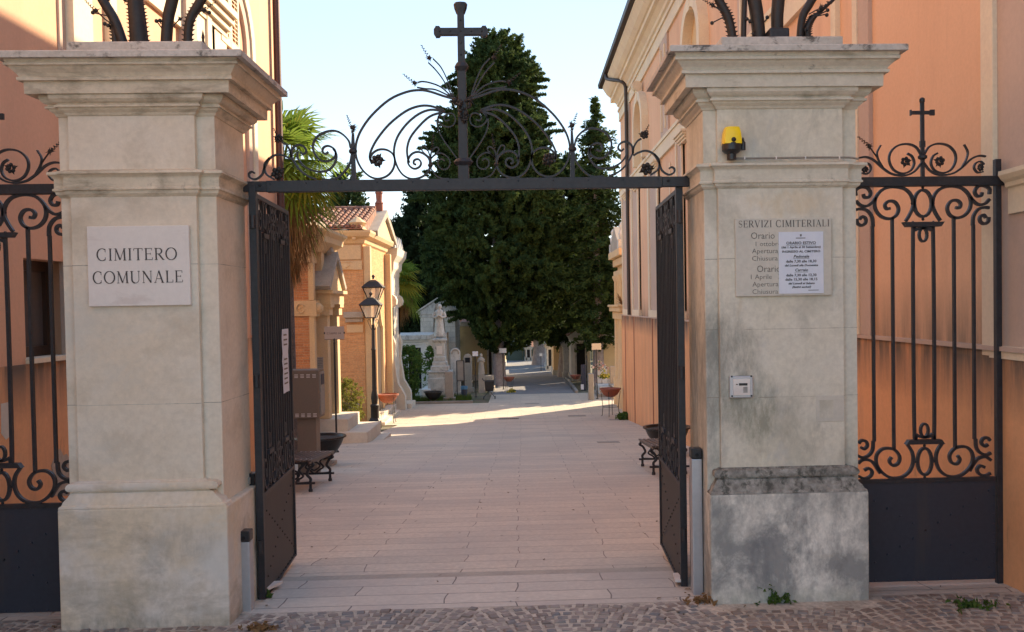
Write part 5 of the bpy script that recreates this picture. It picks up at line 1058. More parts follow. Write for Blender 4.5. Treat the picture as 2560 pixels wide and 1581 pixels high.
# ------------------------------------------------------------------ tombs on the left
XT=-5.0
def rel(px,py,Y=22.0): return P(px,py,Y)
def tomb1():
    ya,yb=22.0,24.35; zb=gz(ya)-.4
    root=thing('brick_tomb','red brick family tomb with carved stone bands and small gabled portal','tomb',(-6.5,23.6,gz(23)))
    z=lambda py: P(760,py,ya).z
    MB().box(-8.2,ya,zb,XT,yb,z(559)).build('brick_wall','brick',root)
    def band(y0,y1,t,mat,name,side=True):
        MB().box(-8.2,ya-t,z(y1),XT+t,yb+t,z(y0)).build(name,mat,root,bevel=.01)
    band(622,657,.05,'sand','greek_key_band'); band(752,791,.045,'sand','relief_band')
    mb=MB()
    # greek key and wreaths in relief
    zz=z(657); h=z(622)-zz
    for k in range(5):
        x=XT-.05-.42*(k+1)
        for a,b,c,d in ((0,.1,.06,.9),(.06,.82,.36,.9),(.30,.3,.36,.9),(.14,.3,.36,.38),(.14,.38,.2,.66),(.2,.58,.27,.66)): mb.box(x+a,ya-.075,zz+h*b,x+c,ya-.0505,zz+h*d)
    mb.build('greek_key_relief','sand',root)
    zz=(z(752)+z(791))/2
    for k in range(6):
        mb=MB(); x=XT-.22-.33*k; n=14; mb.tube([(x+.095*math.cos(2*PI*i/n*.86+.4),ya-.06,zz+.11*math.sin(2*PI*i/n*.86+.4)) for i in range(n+1)],.018,5); mb.ball((x,ya-.05,zz),.03,6); mb.build('wreath','sand',root)
    # corner pilasters
    mb=MB(); mb.box(XT-.02,ya-.03,zb,XT+.10,ya+.16,z(792)); mb.box(XT-.02,ya-.03,z(751),XT+.10,ya+.16,z(658)); mb.build('corner_pilaster','sand',root)
    mb=MB(); mb.box(XT+.0,ya-.05,z(792),XT+.16,ya+.35,z(752)); mb.ball((XT+.16,ya+.1,z(772)),.14,8); mb.build('lion_boss','sand',root,smooth=50)
    # entablature
    prof=[(0,z(622)-.0),(.08,z(620)),(.08,z(607)),(.22,z(601)),(.26,z(596)),(.26,z(585)),(.31,z(573)),(.31,z(566)),(0,z(562))]
    def entab(name,x0,x1,y0,y1,pr,mat):
        MB().loft([[(x0-o,y0-o,zz),(x1+o,y0-o,zz),(x1+o,y1+o,zz),(x0-o,y1+o,zz)] for o,zz in pr]).build(name,mat,root)
    entab('cornice',-8.0,XT,ya,yb,prof,'sand')
    MB().box(-7.8,ya+.12,z(563),XT-.05,yb-.12,z(538)).build('parapet','sandgrey',root,bevel=.02)
    mb=MB(); x=XT-.2; mb.lathe([(.18,0),(.12,.08),(.2,.2),(.06,.34),(.01,.42)],(x,ya+.4,z(538)),8); mb.build('finial','sandgrey',root)
    # projecting upper frontispiece
    MB().box(XT,ya+.6,z(622),XT+.22,yb-.3,z(600)).build('frontispiece_frieze','sand',root)
    entab('frontispiece_cornice',XT,XT+.16,ya+.15,yb-.35,[(0,z(628)),(.05,z(622)),(.10,z(613)),(.22,z(604)),(.24,z(590)),(.32,z(580)),(.32,z(573)),(0,z(570))],'sand')
    for y in (ya+.65,yb-.62): MB().box(XT,y,zb,XT+.16,y+.30,z(623)).build('pilaster','sand',root,bevel=.015)
    # portal
    x1=XT+.30; y0,y1=22.5,24.0; zp=2.15
    fl=-.62
    for y in (y0,y1-.32):
        MB().box(XT,y,fl,x1,y+.30,zp).build('portal_pier','sand',root,bevel=.02)
        mb=MB(); mb.box(XT,y-.05,zp-.25,x1+.06,y+.35,zp).box(XT,y-.08,zp-.06,x1+.1,y+.38,zp+.02); mb.build('capital','sand',root)
    mb=MB(); mb.box(XT,y0-.10,zp+.021,x1+.10,y1+.10,zp+.28).box(XT,y0-.18,zp+.281,x1+.18,y1+.18,zp+.36); mb.build('portal_lintel','sand',root)
    ym=(y0+y1)/2; zt=zp+1.15
    MB().prism([(XT,y0-.18,zp+.361),(XT,y1+.18,zp+.361),(XT,ym,zt)],(.36,0,0)).build('portal_gable','sand',root)
    mb=MB()
    for a,b in ((y0-.22,ym),(y1+.22,ym)):
        mb.prism([(XT,a,zp+.37),(XT,b,zt+.02),(XT,b,zt+.18),(XT,a-(.1 if a<b else -.1),zp+.46)],(.44,0,0))
    mb.build('gable_coping','sandgrey',root)
    mb=MB(); mb.lathe([(.12,0),(.15,.08),(.10,.22),(.15,.33),(.12,.44),(.02,.55)],(x1-.1,ym,zt+.1),8,1,1); mb.build('gable_finial','sandgrey',root)
    mb=MB(); mb.box(x1-.25,y0+.31,fl,x1-.22,y1-.33,zp-.02); dr=mb.build('door','dark',root)
    mb=MB()
    for i in range(9): mb.box(x1-.20,y0+.34+i*.10,fl,x1-.18,y0+.355+i*.10,1.8)
    mb.build('grille','iron',dr)
    for a,b,c in ((XT,x1+.45,fl),(XT,XT+1.25,-.92)):
        MB().box(a,y0-.05-(.2 if c<-.7 else 0),gz(23.5)-.3,b,y1+.05+(.25 if c<-.7 else 0),c).build('step','sandw',root,bevel=.02)
    MB().box(XT,y0-.4,gz(23.5)-.3,XT+1.5,y1+.4,gz(23)+.0).build('step','sandw',root)
    MB().box(-8.25,ya-.06,zb,XT+.06,yb,gz(ya)+.28).build('base_course','sandgrey',root,bevel=.02)
M['sandw']=pm('pale_travertine_step',(.66,.60,.50),(.60,.53,.44),3,.4,.6,famt=.06)
tomb1()
def tomb2():
    ya,yb=29.5,34.4; root=thing('brick_tomb','ochre brick gothic tomb with terracotta roof and stone gable','tomb',(-6.8,32,gz(32)))
    z=lambda py: P(880,py,ya).z; zb=gz(ya)-.5; zc=z(612)
    MB().box(-9.5,ya,zb,XT,yb,zc).build('brick_wall','brick2',root)
    MB().box(-9.4,ya-.06,z(650),XT-.05,ya+.3,zc-.01).build('stone_block','sand',root,bevel=.02)
    MB().box(-9.4,ya-.05,z(675),XT-.03,ya+.3,z(652)).build('relief_band','sand',root)
    for k in range(4):
        x=XT-.55-.48*k; zz=(z(675)+z(652))/2; mb=MB()
        mb.box(x-.2,ya-.075,zz-.12,x+.2,ya-.051,zz-.10).box(x-.2,ya-.075,zz+.10,x+.2,ya-.051,zz+.12)
        mb.prism([(x,ya-.075,zz-.1),(x+.14,ya-.075,zz),(x,ya-.075,zz+.1),(x-.14,ya-.075,zz)],(0,.024,0)); mb.build('carved_panel','sand',root)
    prof=[(0,z(612)),(.06,z(608)),(.10,z(598)),(.24,z(592)),(.30,z(583)),(.30,z(578)),(0,z(577))]
    MB().loft([[(-9.5-o,ya-o,zz),(XT+o,ya-o,zz),(XT+o,yb+o,zz),(-9.5-o,yb+o,zz)] for o,zz in prof]).build('cornice','sand',root)
    mb=MB()
    for k in range(16): mb.box(XT-.18-.27*k-.12,ya-.2,z(600),XT-.18-.27*k,ya-.101,z(594))
    mb.build('dentils','sand',root)
    # shelf
    mb=MB(); mb.box(XT-.62,ya-.22,z(795),XT-.02,ya,z(780)).box(XT-.58,ya-.15,z(806),XT-.04,ya,z(796)); mb.build('weathered_shelf','sandgrey',root,bevel=.02)
    MB().box(XT-.55,ya-.04,z(832),XT-.04,ya,z(812)).build('name_panel','sand',root)
    # terracotta tiled slope
    x0,x1=-9.8,P(916,560,30).x; y0,y1=ya-.34,ya+2.6; z0,z1=z(577)+.02,z(577)+.90
    mb=MB(); mb.hexa([(x0,y0,z0),(x1,y0,z0),(x1,y0,z0+.04),(x0,y0,z0+.04)],[(x0,y1,z1),(x1,y1,z1),(x1,y1,z1+.04),(x0,y1,z1+.04)])
    mb.prism([(x1-.001,y0,z0),(x1-.001,y1,z1),(x1-.001,y1,z0)],(-.05,0,0))
    rf=mb.build('roof','tile',root)
    mb=MB(); rows=9; cols=26
    for j in range(rows):
        for i in range(cols):
            x=x0+(x1-x0)*(i+.5)/cols; u0=j/rows; u1=(j+1.2)/rows; r=.075
            rg=[]
            for u,rr in ((u0,r),(min(u1,1.03),r*.8)):
                rg.append([(x+rr*math.cos(PI*t/5)+random.uniform(-.004,.004),y0+(y1-y0)*u-.02,z0+(z1-z0)*u+.045+rr*math.sin(PI*t/5)+(.02 if u==u0 else 0)) for t in range(6)])
            mb.loft(rg)
    mb.build('tiles','tile',rf)
    mb=MB()
    for i in range(20): x=x0+(x1-x0)*(i+.5)/20; mb.lathe([(.09,0),(.08,.2)],(0,0,0),8); 
    for k,i in enumerate(range(20)):
        b=k*16; x=x0+(x1-x0)*i/20
        for q in range(16): v=mb.v[b+q]; mb.v[b+q]=(x+v[2]*1.1,y1+v[0],z1+.08+v[1])
    mb.build('ridge_tiles','tile',rf)
    # slate cross roof and gable facade to the avenue
    yg=32.6; zr=P(951,556,yg).z; xb=-7.2; hw=2.0; ze=z(577)+.0
    mb=MB(); mb.prism([(xb,yg-hw,ze),(xb,yg+hw,ze),(xb,yg,zr)],(XT-xb-.05,0,0)); mb.build('cross_roof','slate',root)
    mb=MB(); mb.prism([(XT-.04,yg-hw-.1,ze-.1),(XT-.04,yg+hw+.1,ze-.1),(XT-.04,yg,zr+.15)],(.30,0,0)); mb.build('gable','sand',root,bevel=.02)
    mb=MB()
    for s_ in (-1,1): mb.prism([(XT-.08,yg+s_*(hw+.25),ze-.12),(XT-.08,yg,zr+.18),(XT-.08,yg,zr+.42),(XT-.08,yg+s_*(hw+.30),ze+.06)],(.44,0,0))
    mb.build('gable_coping','sandgrey',root)
    mb=MB(); mb.box(XT-.05,yg-.12,zr+.3,XT+.20,yg+.12,zr+.62).lathe([(.10,0),(.16,.05),(.10,.15),(.12,.4),(.15,.42),(.1,.5)],(XT+.08,yg,zr+.6),8); mb.build('pinnacle','terra',root)
    mb=MB(); mb.lathe([(.30,0),(.22,.1),(.3,.22),(.12,.35),(.02,.42)],(XT-.15,ya-.05,z(577)+.02),8,1,1); mb.build('volute_ornament','sand',root)
    # facade piers, pointed doorway
    for y in (ya+.02,yb-.35):
        MB().box(XT,y,zb,XT+.22,y+.30,zc-.05).build('pier','sand',root,bevel=.02)
    mb=MB(); yc=(ya+yb)/2; pts=[(yc-.75,gz(32)+.3),(yc-.75,1.4)]+[(yc-.75+.75*math.sin(t*PI/12)*1.0,1.4+1.5*(1-math.cos(t*PI/12))**.8) for t in range(1,7)]+[(yc+.75-.75*math.sin(t*PI/12),1.4+1.5*(1-math.cos(t*PI/12))**.8) for t in range(5,0,-1)]+[(yc+.75,1.4),(yc+.75,gz(32)+.3)]
    mb.prism([(XT+.004,a,b) for a,b in pts],(.03,0,0)); mb.build('pointed_doorway','frame',root)
    MB().tube([(XT+.04,a,b) for a,b in pts],.09,6).build('doorway_moulding','sand',root)
    MB().box(XT,ya+.1,gz(32)-.4,XT+.3,yb-.1,gz(32)+.28).box(XT,ya+.6,gz(32)-.4,XT+.5,yb-.6,gz(32)+.12).build('steps','sandw',root,bevel=.02)
    MB().box(-9.5,ya-.12,zb,XT-.2,ya-.001,gz(ya)+.75).build('stained_base','sandgrey',root,bevel=.03)
tomb2()
def tomb3():
    ya,yb=35.1,37.3; root=thing('stone_tomb','pale stone tomb with battlement spikes and flared buttress lit by the sun','tomb',(-6,36,gz(36)))
    z=lambda py: P(975,py,ya).z; zb=gz(36)-.4
    MB().box(-7.5,ya,zb,XT+.1,yb,z(690)).build('body','sandw',root)
    prof=[(0,z(692)),(.05,z(680)),(.10,z(672)),(.12,z(655)),(.26,z(640)),(.30,z(622)),(0,z(620))]
    MB().loft([[(-7.5-o,ya-o,zz),(XT+.1+o,ya-o,zz),(XT+.1+o,yb+o,zz),(-7.5-o,yb+o,zz)] for o,zz in prof]).build('cornice','sandw',root)
    for i in range(5):
        x=XT+.30-.42*i; MB().loft([[(x-.16,ya-.2,z(620)),(x+.0,ya-.2,z(620)),(x+.0,ya+.05,z(620)),(x-.16,ya+.05,z(620))],[(x-.10,ya-.1,z(592)),(x-.06,ya-.1,z(592)),(x-.06,ya-.05,z(592)),(x-.10,ya-.05,z(592))]]).build('spike','whited',root)
    for i in range(4):
        y=ya+.2+.5*i; MB().loft([[(XT+.16,y,z(620)),(XT+.34,y,z(620)),(XT+.34,y+.2,z(620)),(XT+.16,y+.2,z(620))],[(XT+.24,y+.09,z(590)),(XT+.27,y+.09,z(590)),(XT+.27,y+.12,z(590)),(XT+.24,y+.12,z(590))]]).build('spike','whited',root)
    for y in (ya,yb-.4):
        mb=MB(); mb.loft([[(XT,y,a),(XT+o,y,a),(XT+o,y+.4,a),(XT,y+.4,a)] for a,o in ((gz(36)-.3,.55),(z(990),.52),(z(975),.40),(z(960),.26),(z(900),.14),(z(860),.20),(z(840),.10),(z(770),.10),(z(762),.26),(z(752),.28),(z(742),.22),(z(735),.08),(z(690),.08))]); mb.build('buttress','sandw',root,smooth=30)
    mb=MB(); mb.box(XT+.101,ya+.6,z(685),XT+.105,ya+.85,z(675)).box(XT+.101,ya+1.0,z(685),XT+.105,ya+1.3,z(675)); mb.build('slot_windows','dark',root)
    MB().box(XT,ya+.5,gz(36)-.3,XT+.7,yb-.3,gz(36)+.2).build('step','sandw',root,bevel=.02)
tomb3()

# ------------------------------------------------------------------ generic small chapels / tombs
def chapel(label,cat,x0,x1,y0,y1,h,rh,wall,roof,door=None,gable='x',trim='whited',over=.12,name='small_chapel',bands=True,cross=False):
    zb=gz(y0)-.25; zt=gz(y0)+h; root=thing(name,label,cat,((x0+x1)/2,(y0+y1)/2,gz(y0)))
    MB().box(x0,y0,zb,x1,y1,zt).build('wall',wall,root,bevel=.01)
    if bands:
        MB().loft([[(x0-o,y0-o,zz),(x1+o,y0-o,zz),(x1+o,y1+o,zz),(x0-o,y1+o,zz)] for o,zz in ((.001,zt-.22),(.04,zt-.2),(.05,zt-.1),(over,zt-.05),(over,zt+.02),(0,zt+.03))]).build('cornice',trim,root)
        MB().box(x0-.05,y0-.05,zb,x1+.05,y1+.05,gz(y0)+.3).build('base_course',trim,root)
    o=over+.02
    if rh>0:
        if gable=='x':
            xm=(x0+x1)/2; MB().prism([(x0-o,y0-o,zt+.031),(x1+o,y0-o,zt+.031),(xm,y0-o,zt+rh)],(0,y1-y0+2*o,0)).build('pediment',trim,root)
            mb=MB()
            for s_,xe in ((-1,x0-o-.04),(1,x1+o+.04)): mb.prism([(xe,y0-o-.06,zt+.035),(xm,y0-o-.06,zt+rh+.01),(xm,y0-o-.06,zt+rh+.10),(xe,y0-o-.06,zt+.12)],(0,y1-y0+2*o+.12,0))
            mb.build('roof',roof,root)
        elif gable=='flat': MB().box(x0-o*1.5,y0-o*1.5,zt+.031,x1+o*1.5,y1+o*1.5,zt+rh).build('roof',roof,root,bevel=.02)
        else:
            ym=(y0+y1)/2; MB().prism([(x0-o,y0-o,zt+.031),(x0-o,y1+o,zt+.031),(x0-o,ym,zt+rh)],(x1-x0+2*o,0,0)).build('roof',roof,root)
    if door:
        fx,dx0,dx1,dh=door   # face ('f' front -Y, 'l' facing -X, 'r' facing +X), position range, height
        zz=gz(y0)+.1
        if fx=='f': d=MB().box(dx0,y0-.012,zz,dx1,y0-.004,zz+dh).build('door','dark',root); MB().box(dx0-.1,y0-.05,zz,dx0,y0-.002,zz+dh+.1).box(dx1,y0-.05,zz,dx1+.1,y0-.002,zz+dh+.1).box(dx0,y0-.05,zz+dh,dx1,y0-.002,zz+dh+.1).build('frame',trim,d)
        elif fx=='l': d=MB().box(x0-.012,dx0,zz,x0-.004,dx1,zz+dh).build('door','dark',root); MB().box(x0-.05,dx0-.1,zz,x0-.002,dx0,zz+dh+.1).box(x0-.05,dx1,zz,x0-.002,dx1+.1,zz+dh+.1).box(x0-.05,dx0,zz+dh,x0-.002,dx1,zz+dh+.1).build('frame',trim,d)
        else: d=MB().box(x1+.004,dx0,zz,x1+.012,dx1,zz+dh).build('door','dark',root); MB().box(x1+.002,dx0-.1,zz,x1+.05,dx0,zz+dh+.1).box(x1+.002,dx1,zz,x1+.05,dx1+.1,zz+dh+.1).box(x1+.002,dx0,zz+dh,x1+.05,dx1,zz+dh+.1).build('frame',trim,d)
    if cross:
        xm=(x0+x1)/2; zz=zt+rh+.08; MB().box(xm-.04,y0,zz,xm+.04,y0+.08,zz+.6).box(xm-.18,y0+.001,zz+.36,xm+.18,y0+.079,zz+.44).build('cross',trim,root)
    return root
X_=lambda px,Y: P(px,900,Y).x
H_=lambda py,Y,px=1250: P(px,py,Y).z-gz(Y)
# gabled weathered chapel
Y=48.0; chapel('weathered white gabled chapel standing behind the statue','chapel',X_(1053,Y),X_(1140,Y),Y,Y+3.5,H_(783,Y,1100),H_(749,Y,1100)-H_(783,Y,1100),'block','whited',None)
# white modern open-front chapel
Y=42.0; x0,x1=X_(976,Y),X_(1066,Y); r=chapel('low white flat-roofed burial chapel with a dark opening behind the green shrub','chapel',x0,x1,Y,Y+4,H_(852,Y,1020),H_(838,Y,1020)-H_(852,Y,1020),'white','whited',('f',X_(1022,Y),X_(1053,Y),H_(856,Y,1030)-.35),'flat','white')
MB().box(x1-.14,Y-.06,gz(Y),x1-.02,Y+.06,H_(856,Y,1020)+gz(Y)-.01).build('white_post','white',r)
MB().box(X_(1005,Y),Y+4,gz(Y),X_(1100,Y),Y+5.2,H_(832,Y+4)+gz(Y)).build('upper_slab','whited',r)
# ochre chapel
Y=52.0; chapel('stained ochre plaster chapel beside the big tree trunk','chapel',X_(1148,Y),X_(1238,Y),Y,Y+5,H_(806,Y,1190),.55,'ochre','tile',('f',X_(1222,Y),X_(1229,Y),2.6),'y')
# statue on pedestal
def statue():
    Y=40.2; x=X_(1100,Y); zb=gz(Y); s=Y/2300
    ped=thing('monument_pedestal','tall weathered white stone pedestal carrying the robed statue','pedestal',(x,Y,zb)); z=lambda py: P(1100,py,Y).z
    def st(name,lst,mat='whited'):
        MB().loft([[(x-w*s,Y-w*s*.9,zz),(x+w*s,Y-w*s*.9,zz),(x+w*s,Y+w*s*.9,zz),(x-w*s,Y+w*s*.9,zz)] for w,zz in lst]).build(name,mat,ped,bevel=.015)
    st('lower_block',[(29,zb-.2),(29,z(945)),(27,z(943)),(27,z(932)),(30,z(930)),(30,z(927))]); st('upper_steps',[(22,z(926.5)),(22,z(915)),(18,z(914)),(18,z(905)),(16,z(903))])
    st('shaft',[(15,z(902.5)),(15,z(893)),(13,z(891)),(13,z(858)),(15,z(855)),(18,z(852)),(18,z(848)),(10,z(846))])
    MB().box(x-7*s,Y-.245,z(885),x+7*s,Y-.236,z(865)).build('inscription_panel','marble',ped)
    zz=z(847); st2=thing('robed_statue','pale robed statue of a praying woman on the tall weathered pedestal','statue',(x,Y,zz)); hgt=z(760)-zz
    MB().box(x-8*s,Y-.14,zz,x+8*s,Y+.14,zz+.10).build('rock_base',M['bluegrey'],st2,bevel=.03)
    rings=[]; z0=zz+.10; h=hgt-.10
    for u,rx,ry,dx in ((0,.20,.17,0),(.05,.19,.16,0),(.2,.165,.14,.0),(.35,.15,.13,0),(.45,.14,.125,.0),(.55,.125,.11,0),(.66,.15,.12,0),(.74,.165,.11,0),(.80,.12,.09,.01),(.835,.055,.06,.015),(.855,.06,.07,.02),(.90,.078,.09,.03),(.95,.072,.085,.035),(.985,.045,.05,.03),(1,.012,.012,.03)):
        n=16; rings.append([(x+dx+rx*h*.85*math.cos(2*PI*i/n)*(1+.06*math.cos(6*2*PI*i/n)*(u<.7)),Y-dx+ry*h*.85*math.sin(2*PI*i/n)*(1+.06*math.cos(6*2*PI*i/n)*(u<.7)),z0+h*u) for i in range(n)])
    mb=MB(); mb.loft(rings)
    for sg in (-1,1): mb.tube([(x+sg*.15*h,Y-.02,z0+h*.74),(x+sg*.19*h,Y-.06,z0+h*.60),(x+sg*.10*h,Y-.16,z0+h*.58),(x+.01,Y-.2,z0+h*.66)],[.055*h,.05*h,.045*h,.03*h],6)
    mb.build('figure','whited',st2,smooth=50)
    MB().loft([[(x-.02+a*h*math.cos(t),Y+.05+a*h*.8*math.sin(t),z0+h*u) for t in [PI*(.05+.9*i/8) for i in range(9)]] for u,a in ((.12,.20),(.5,.17),(.8,.15),(.95,.095),(1.01,.03))],cap=False,closed=False).build('veil','whited',st2,recalc=False)
M['bluegrey']=pm('blue_grey_stone',(.30,.38,.46),(.24,.28,.32),8)
statue()
# headstones and small grave furniture, left bed
def slabstone(name,label,px0,px1,pyt,pyb,Y,t,mat,arched=True,cat='headstone',extra=None):
    a=P(px0,pyb,Y); b=P(px1,pyt,Y); zb=gz(Y); root=thing(name,label,cat,((a.x+b.x)/2,Y,zb)); r=(b.x-a.x)/2; xm=(a.x+b.x)/2
    pts=[(a.x,Y,zb-.1),(b.x,Y,zb-.1)]
    if arched: pts+=[(xm+r*math.cos(R(t_)),Y,b.z-r+r*math.sin(R(t_))) for t_ in range(0,181,20)]
    else: pts+=[(b.x,Y,b.z),(a.x,Y,b.z)]
    MB().prism(pts,(0,t,0)).build('stone',mat,root,bevel=.015)
    MB().box(a.x-.08,Y-.10,zb-.1,b.x+.08,Y+t+.08,zb+.18).build('base',mat,root,bevel=.01)
    if extra: extra(root,a,b,xm,r)
    return root
def ex_arch(root,a,b,xm,r):
    n=10; MB().tube([(xm+r*.72*math.cos(R(t_)),a.y-.02,b.z-r+r*.72*math.sin(R(t_))) for t_ in range(-20,201,22)],.035,5).build('arch_relief','sandgrey',root)
    MB().ball((a.x-.2,a.y-.05,gz(a.y)+.9),.16,8,1.5).box(a.x-.34,a.y-.12,gz(a.y)-.1,a.x-.06,a.y+.05,gz(a.y)+.7).build('urn','sandgrey',root)
slabstone('headstone','white arched headstone with curved relief beside the statue pedestal',1128,1150,870,995,41.0,.18,'whited',True,extra=ex_arch)
slabstone('headstone','grey round-topped headstone with dark oval behind the first white sign',1160,1179,885,985,43.5,.2,'sandgrey',True,extra=lambda root,a,b,xm,r: MB().box(xm-r*.6,a.y-.012,b.z-r*2.1,xm+r*.6,a.y-.002,b.z-r*.9).build('dark_niche','dark',root))
slabstone('headstone','low pale slab tomb beside the big tree trunk',1208,1232,940,990,44.0,.6,'sandgrey',False)
slabstone('grave_pillar','square pinkish stone post standing in the grass bed','1113' and 1113,1132,930,1005,38.2,.3,'concrete',False,'stone post')
r=thing('notice_board','dark framed cemetery notice board with pale sheets before the ochre chapel','notice board',(X_(1160,40.5),40.5,gz(40.5)))
a=P(1143,952,40.5); b=P(1160,903,40.5); MB().box(a.x,40.5,a.z,b.x,40.54,b.z).build('board','concrete',r)
mb=MB(); 
for x in (a.x,b.x): mb.box(x-.03,40.49,gz(40.5)-.05,x+.01,40.55,b.z+.02)
mb.box(a.x,40.49,b.z,b.x,40.55,b.z+.03).box(a.x,40.49,a.z-.03,b.x,40.55,a.z); mb.build('frame','iron',r)
# praying figure, small
Y=43.0; x=X_(1203,Y); r=thing('robed_statue','small stone praying figure beside the tall dark tree trunk','statue',(x,Y,gz(Y)))
MB().box(x-.14,Y-.14,gz(Y)-.1,x+.14,Y+.14,P(1203,935,Y).z).build('plinth','sandgrey',r)
z0=P(1203,935,Y).z; h=P(1203,884,Y).z-z0; mb=MB(); mb.loft([[(x+rx*h*math.cos(2*PI*i/12),Y+ry*h*math.sin(2*PI*i/12),z0+h*u) for i in range(12)] for u,rx,ry in ((0,.17,.16),(.3,.14,.13),(.5,.12,.12),(.7,.15,.13),(.78,.13,.1),(.83,.055,.055),(.88,.075,.08),(.95,.07,.075),(1,.015,.015))])
for sg in (-1,1): mb.tube([(x+sg*.13*h,Y,z0+h*.73),(x+sg*.15*h,Y-.05,z0+h*.58),(x,Y-.16,z0+h*.68)],[.045*h,.04*h,.03*h],6)
mb.build('figure','sandgrey',r,smooth=50)
# bin with blue bag
Y=39.5; x=X_(1159,Y); r=thing('litter_bin','dark litter bin with a blue bag folded over its rim','bin',(x,Y,gz(Y)))
MB().lathe([(.10,0),(.12,.02),(.14,.50),(.13,.52)],(x,Y,gz(Y)),14).build('body','navy',r,smooth=40)
MB().lathe([(.148,.42),(.155,.55),(.12,.56),(.10,.45)],(x,Y,gz(Y)),14).build('bag','blue',r,smooth=40)
# wheeled trolley
Y=39.3; x=X_(1222,Y); zb=gz(Y); r=thing('folding_trolley','black wheeled folding trolley parked at the edge of the lit paving','trolley',(x,Y,zb))
mb=MB(); mb.hexa([(x-.16,Y-.15,zb+.34),(x+.18,Y-.15,zb+.34),(x+.18,Y+.2,zb+.34),(x-.16,Y+.2,zb+.34)],[(x-.20,Y-.18,zb+.78),(x+.22,Y-.18,zb+.78),(x+.22,Y+.24,zb+.78),(x-.20,Y+.24,zb+.78)]); mb.build('bag_seat','blackp',r,bevel=.03)
for sx_ in (-1,1):
    for sy in (-1,1):
        mb=MB(); mb.lathe([(.001,-.015),(.055,-.015),(.055,.015),(.001,.015)],(0,0,0),12); c=(x+sx_*.24,Y+sy*.18,zb+.056); mb.v=[(c[0]+v[2],c[1]+v[0],c[2]+v[1]) for v in mb.v]; mb.build('wheel','blackp',r)
    MB().tube([(x+sx_*.24,Y-.18,zb+.07),(x,Y,zb+.36),(x+sx_*.2,Y+.15,zb+.8)],.014,5).build('frame_tube','iron',r)
MB().tube([(x-.22,Y+.1,zb+.75),(x-.30,Y+.1,zb+.86),(x-.28,Y-.1,zb+.88)],.02,5).build('handle','blackp',r)

# shrubs and planting
def shrub(name,label,x,y,z0,z1,r,mat,n,size,seed,cat='shrub',prof=None,asp=.42):
    root=thing(name,label,cat,(x,y,z0)); rg=np.random.RandomState(seed); mb=MB()
    for i in range(7): a=i*.9; mb.tube([(x,y,z0-.03),(x+.2*r*math.cos(a),y+.2*r*math.sin(a),(z0+z1)/2),(x+.7*r*math.cos(a),y+.7*r*math.sin(a),z0+(z1-z0)*.85)],[.03*r+.006,.02*r+.004,.004],5)
    mb.build('stems','bark',root)
    u=rg.uniform(0,1,n); a=rg.uniform(0,2*PI,n); pr=np.interp(u,[0,.15,.5,.8,1],prof or [.55,.9,1,.75,.2]); lump=1+.22*np.sin(a*3+u*7+seed)+.15*np.sin(a*5-u*11)
    rr=r*pr*lump*rg.uniform(0,1,n)**.4; C=np.stack([x+rr*np.cos(a),y+rr*np.sin(a),z0+(z1-z0)*u],1)
    leafmesh('foliage',C,np.full(n,size),mat,root,5,1.1,asp,0,seed); return root
Y=27.6; x=P(868,1000,Y).x
shrub('bush','round yellow-green bush between the two brick tombs',x,Y,gz(Y)+.02,P(868,948,Y).z,.52,'leafG',520,.065,3,'bush',asp=.25)
Y=38.4; x=P(1020,950,Y).x
shrub('shrub','tall leafy green shrub in front of the flat-roofed white chapel',x,Y,gz(Y),P(1020,866,Y).z,.62,'leafB',520,.085,4,prof=[.25,.6,.9,1,.4])
Y=41.3; x=P(1076,950,Y).x; shrub('shrub','small green shrub beside the statue pedestal',x,Y,gz(Y)+.4,P(1076,868,Y).z,.34,'leafB',180,.08,5)
Y=30.35; x=P(1562,1040,Y).x; shrub('weed_clump','green weeds growing at the foot of the right building corner',x-.03,Y-.1,gz(Y),gz(Y)+.22,.28,'leafB',160,.04,6,'weeds')
def grass(name,label,pts,n,h,seed,mat='grass'):
    rg=np.random.RandomState(seed); x0,x1,y0,y1=pts; V=[];n_=n
    X=rg.uniform(x0,x1,n_); Yv=rg.uniform(y0,y1,n_); mb=MB()
    for i in range(n_):
        x,y=X[i],Yv[i]; z=gz(y); a=rg.uniform(0,6.28); l=h*rg.uniform(.5,1.3); dx,dy=math.cos(a)*.012,math.sin(a)*.012; t=rg.uniform(-.5,.5,2)*l*.6
        mb.add([(x-dx,y-dy,z-.02),(x+dx,y+dy,z-.02),(x+t[0],y+t[1],z+l)],[(0,1,2)])
    o=mb.build(name,mat,recalc=False); tag(o,label,'grass',kind='stuff'); return o
grass('grass_bed','green grass growing in the bed around the statue and stone post',(X_(985,38),X_(1172,38),37.7,40.0),3800,.22,1)
grass('grass_strip','rough grass in the planting strip between the two brick tombs',(-6.2,-4.75,25.6,29.2),2200,.17,2)
o=MB().box(X_(1008,37.6),37.5,gz(37.5)-.2,X_(1180,37.6),37.66,gz(37.5)+.09).build('bed_kerb','concrete',loc=(-3,37.5,gz(37.5))); tag(o,'pale stone kerb along the front of the grass bed','kerb')
def weed(label,px,py,w,h,seed,mat='leafB',n=70,sz=.022):
    p=G(px,py); root=thing('weed_clump',label,'weeds',p); rg=np.random.RandomState(seed); C=np.stack([p.x+rg.normal(0,w*.4,n),p.y+rg.normal(0,w*.18,n),p.z+np.abs(rg.normal(0,h*.45,n))],1)
    leafmesh('leaves',C,np.full(n,sz),mat,root,4,1,.5,0,seed); return root
weed('small green weed sprouting at the foot of the right pillar plinth',1936,1507,.13,.10,1)
weed('dry brown weeds at the base of the right photocell post',1768,1506,.16,.04,2,'straw',40,.02)
weed('green weed clump at the foot of the left gate leaf',655,1494,.08,.06,3)
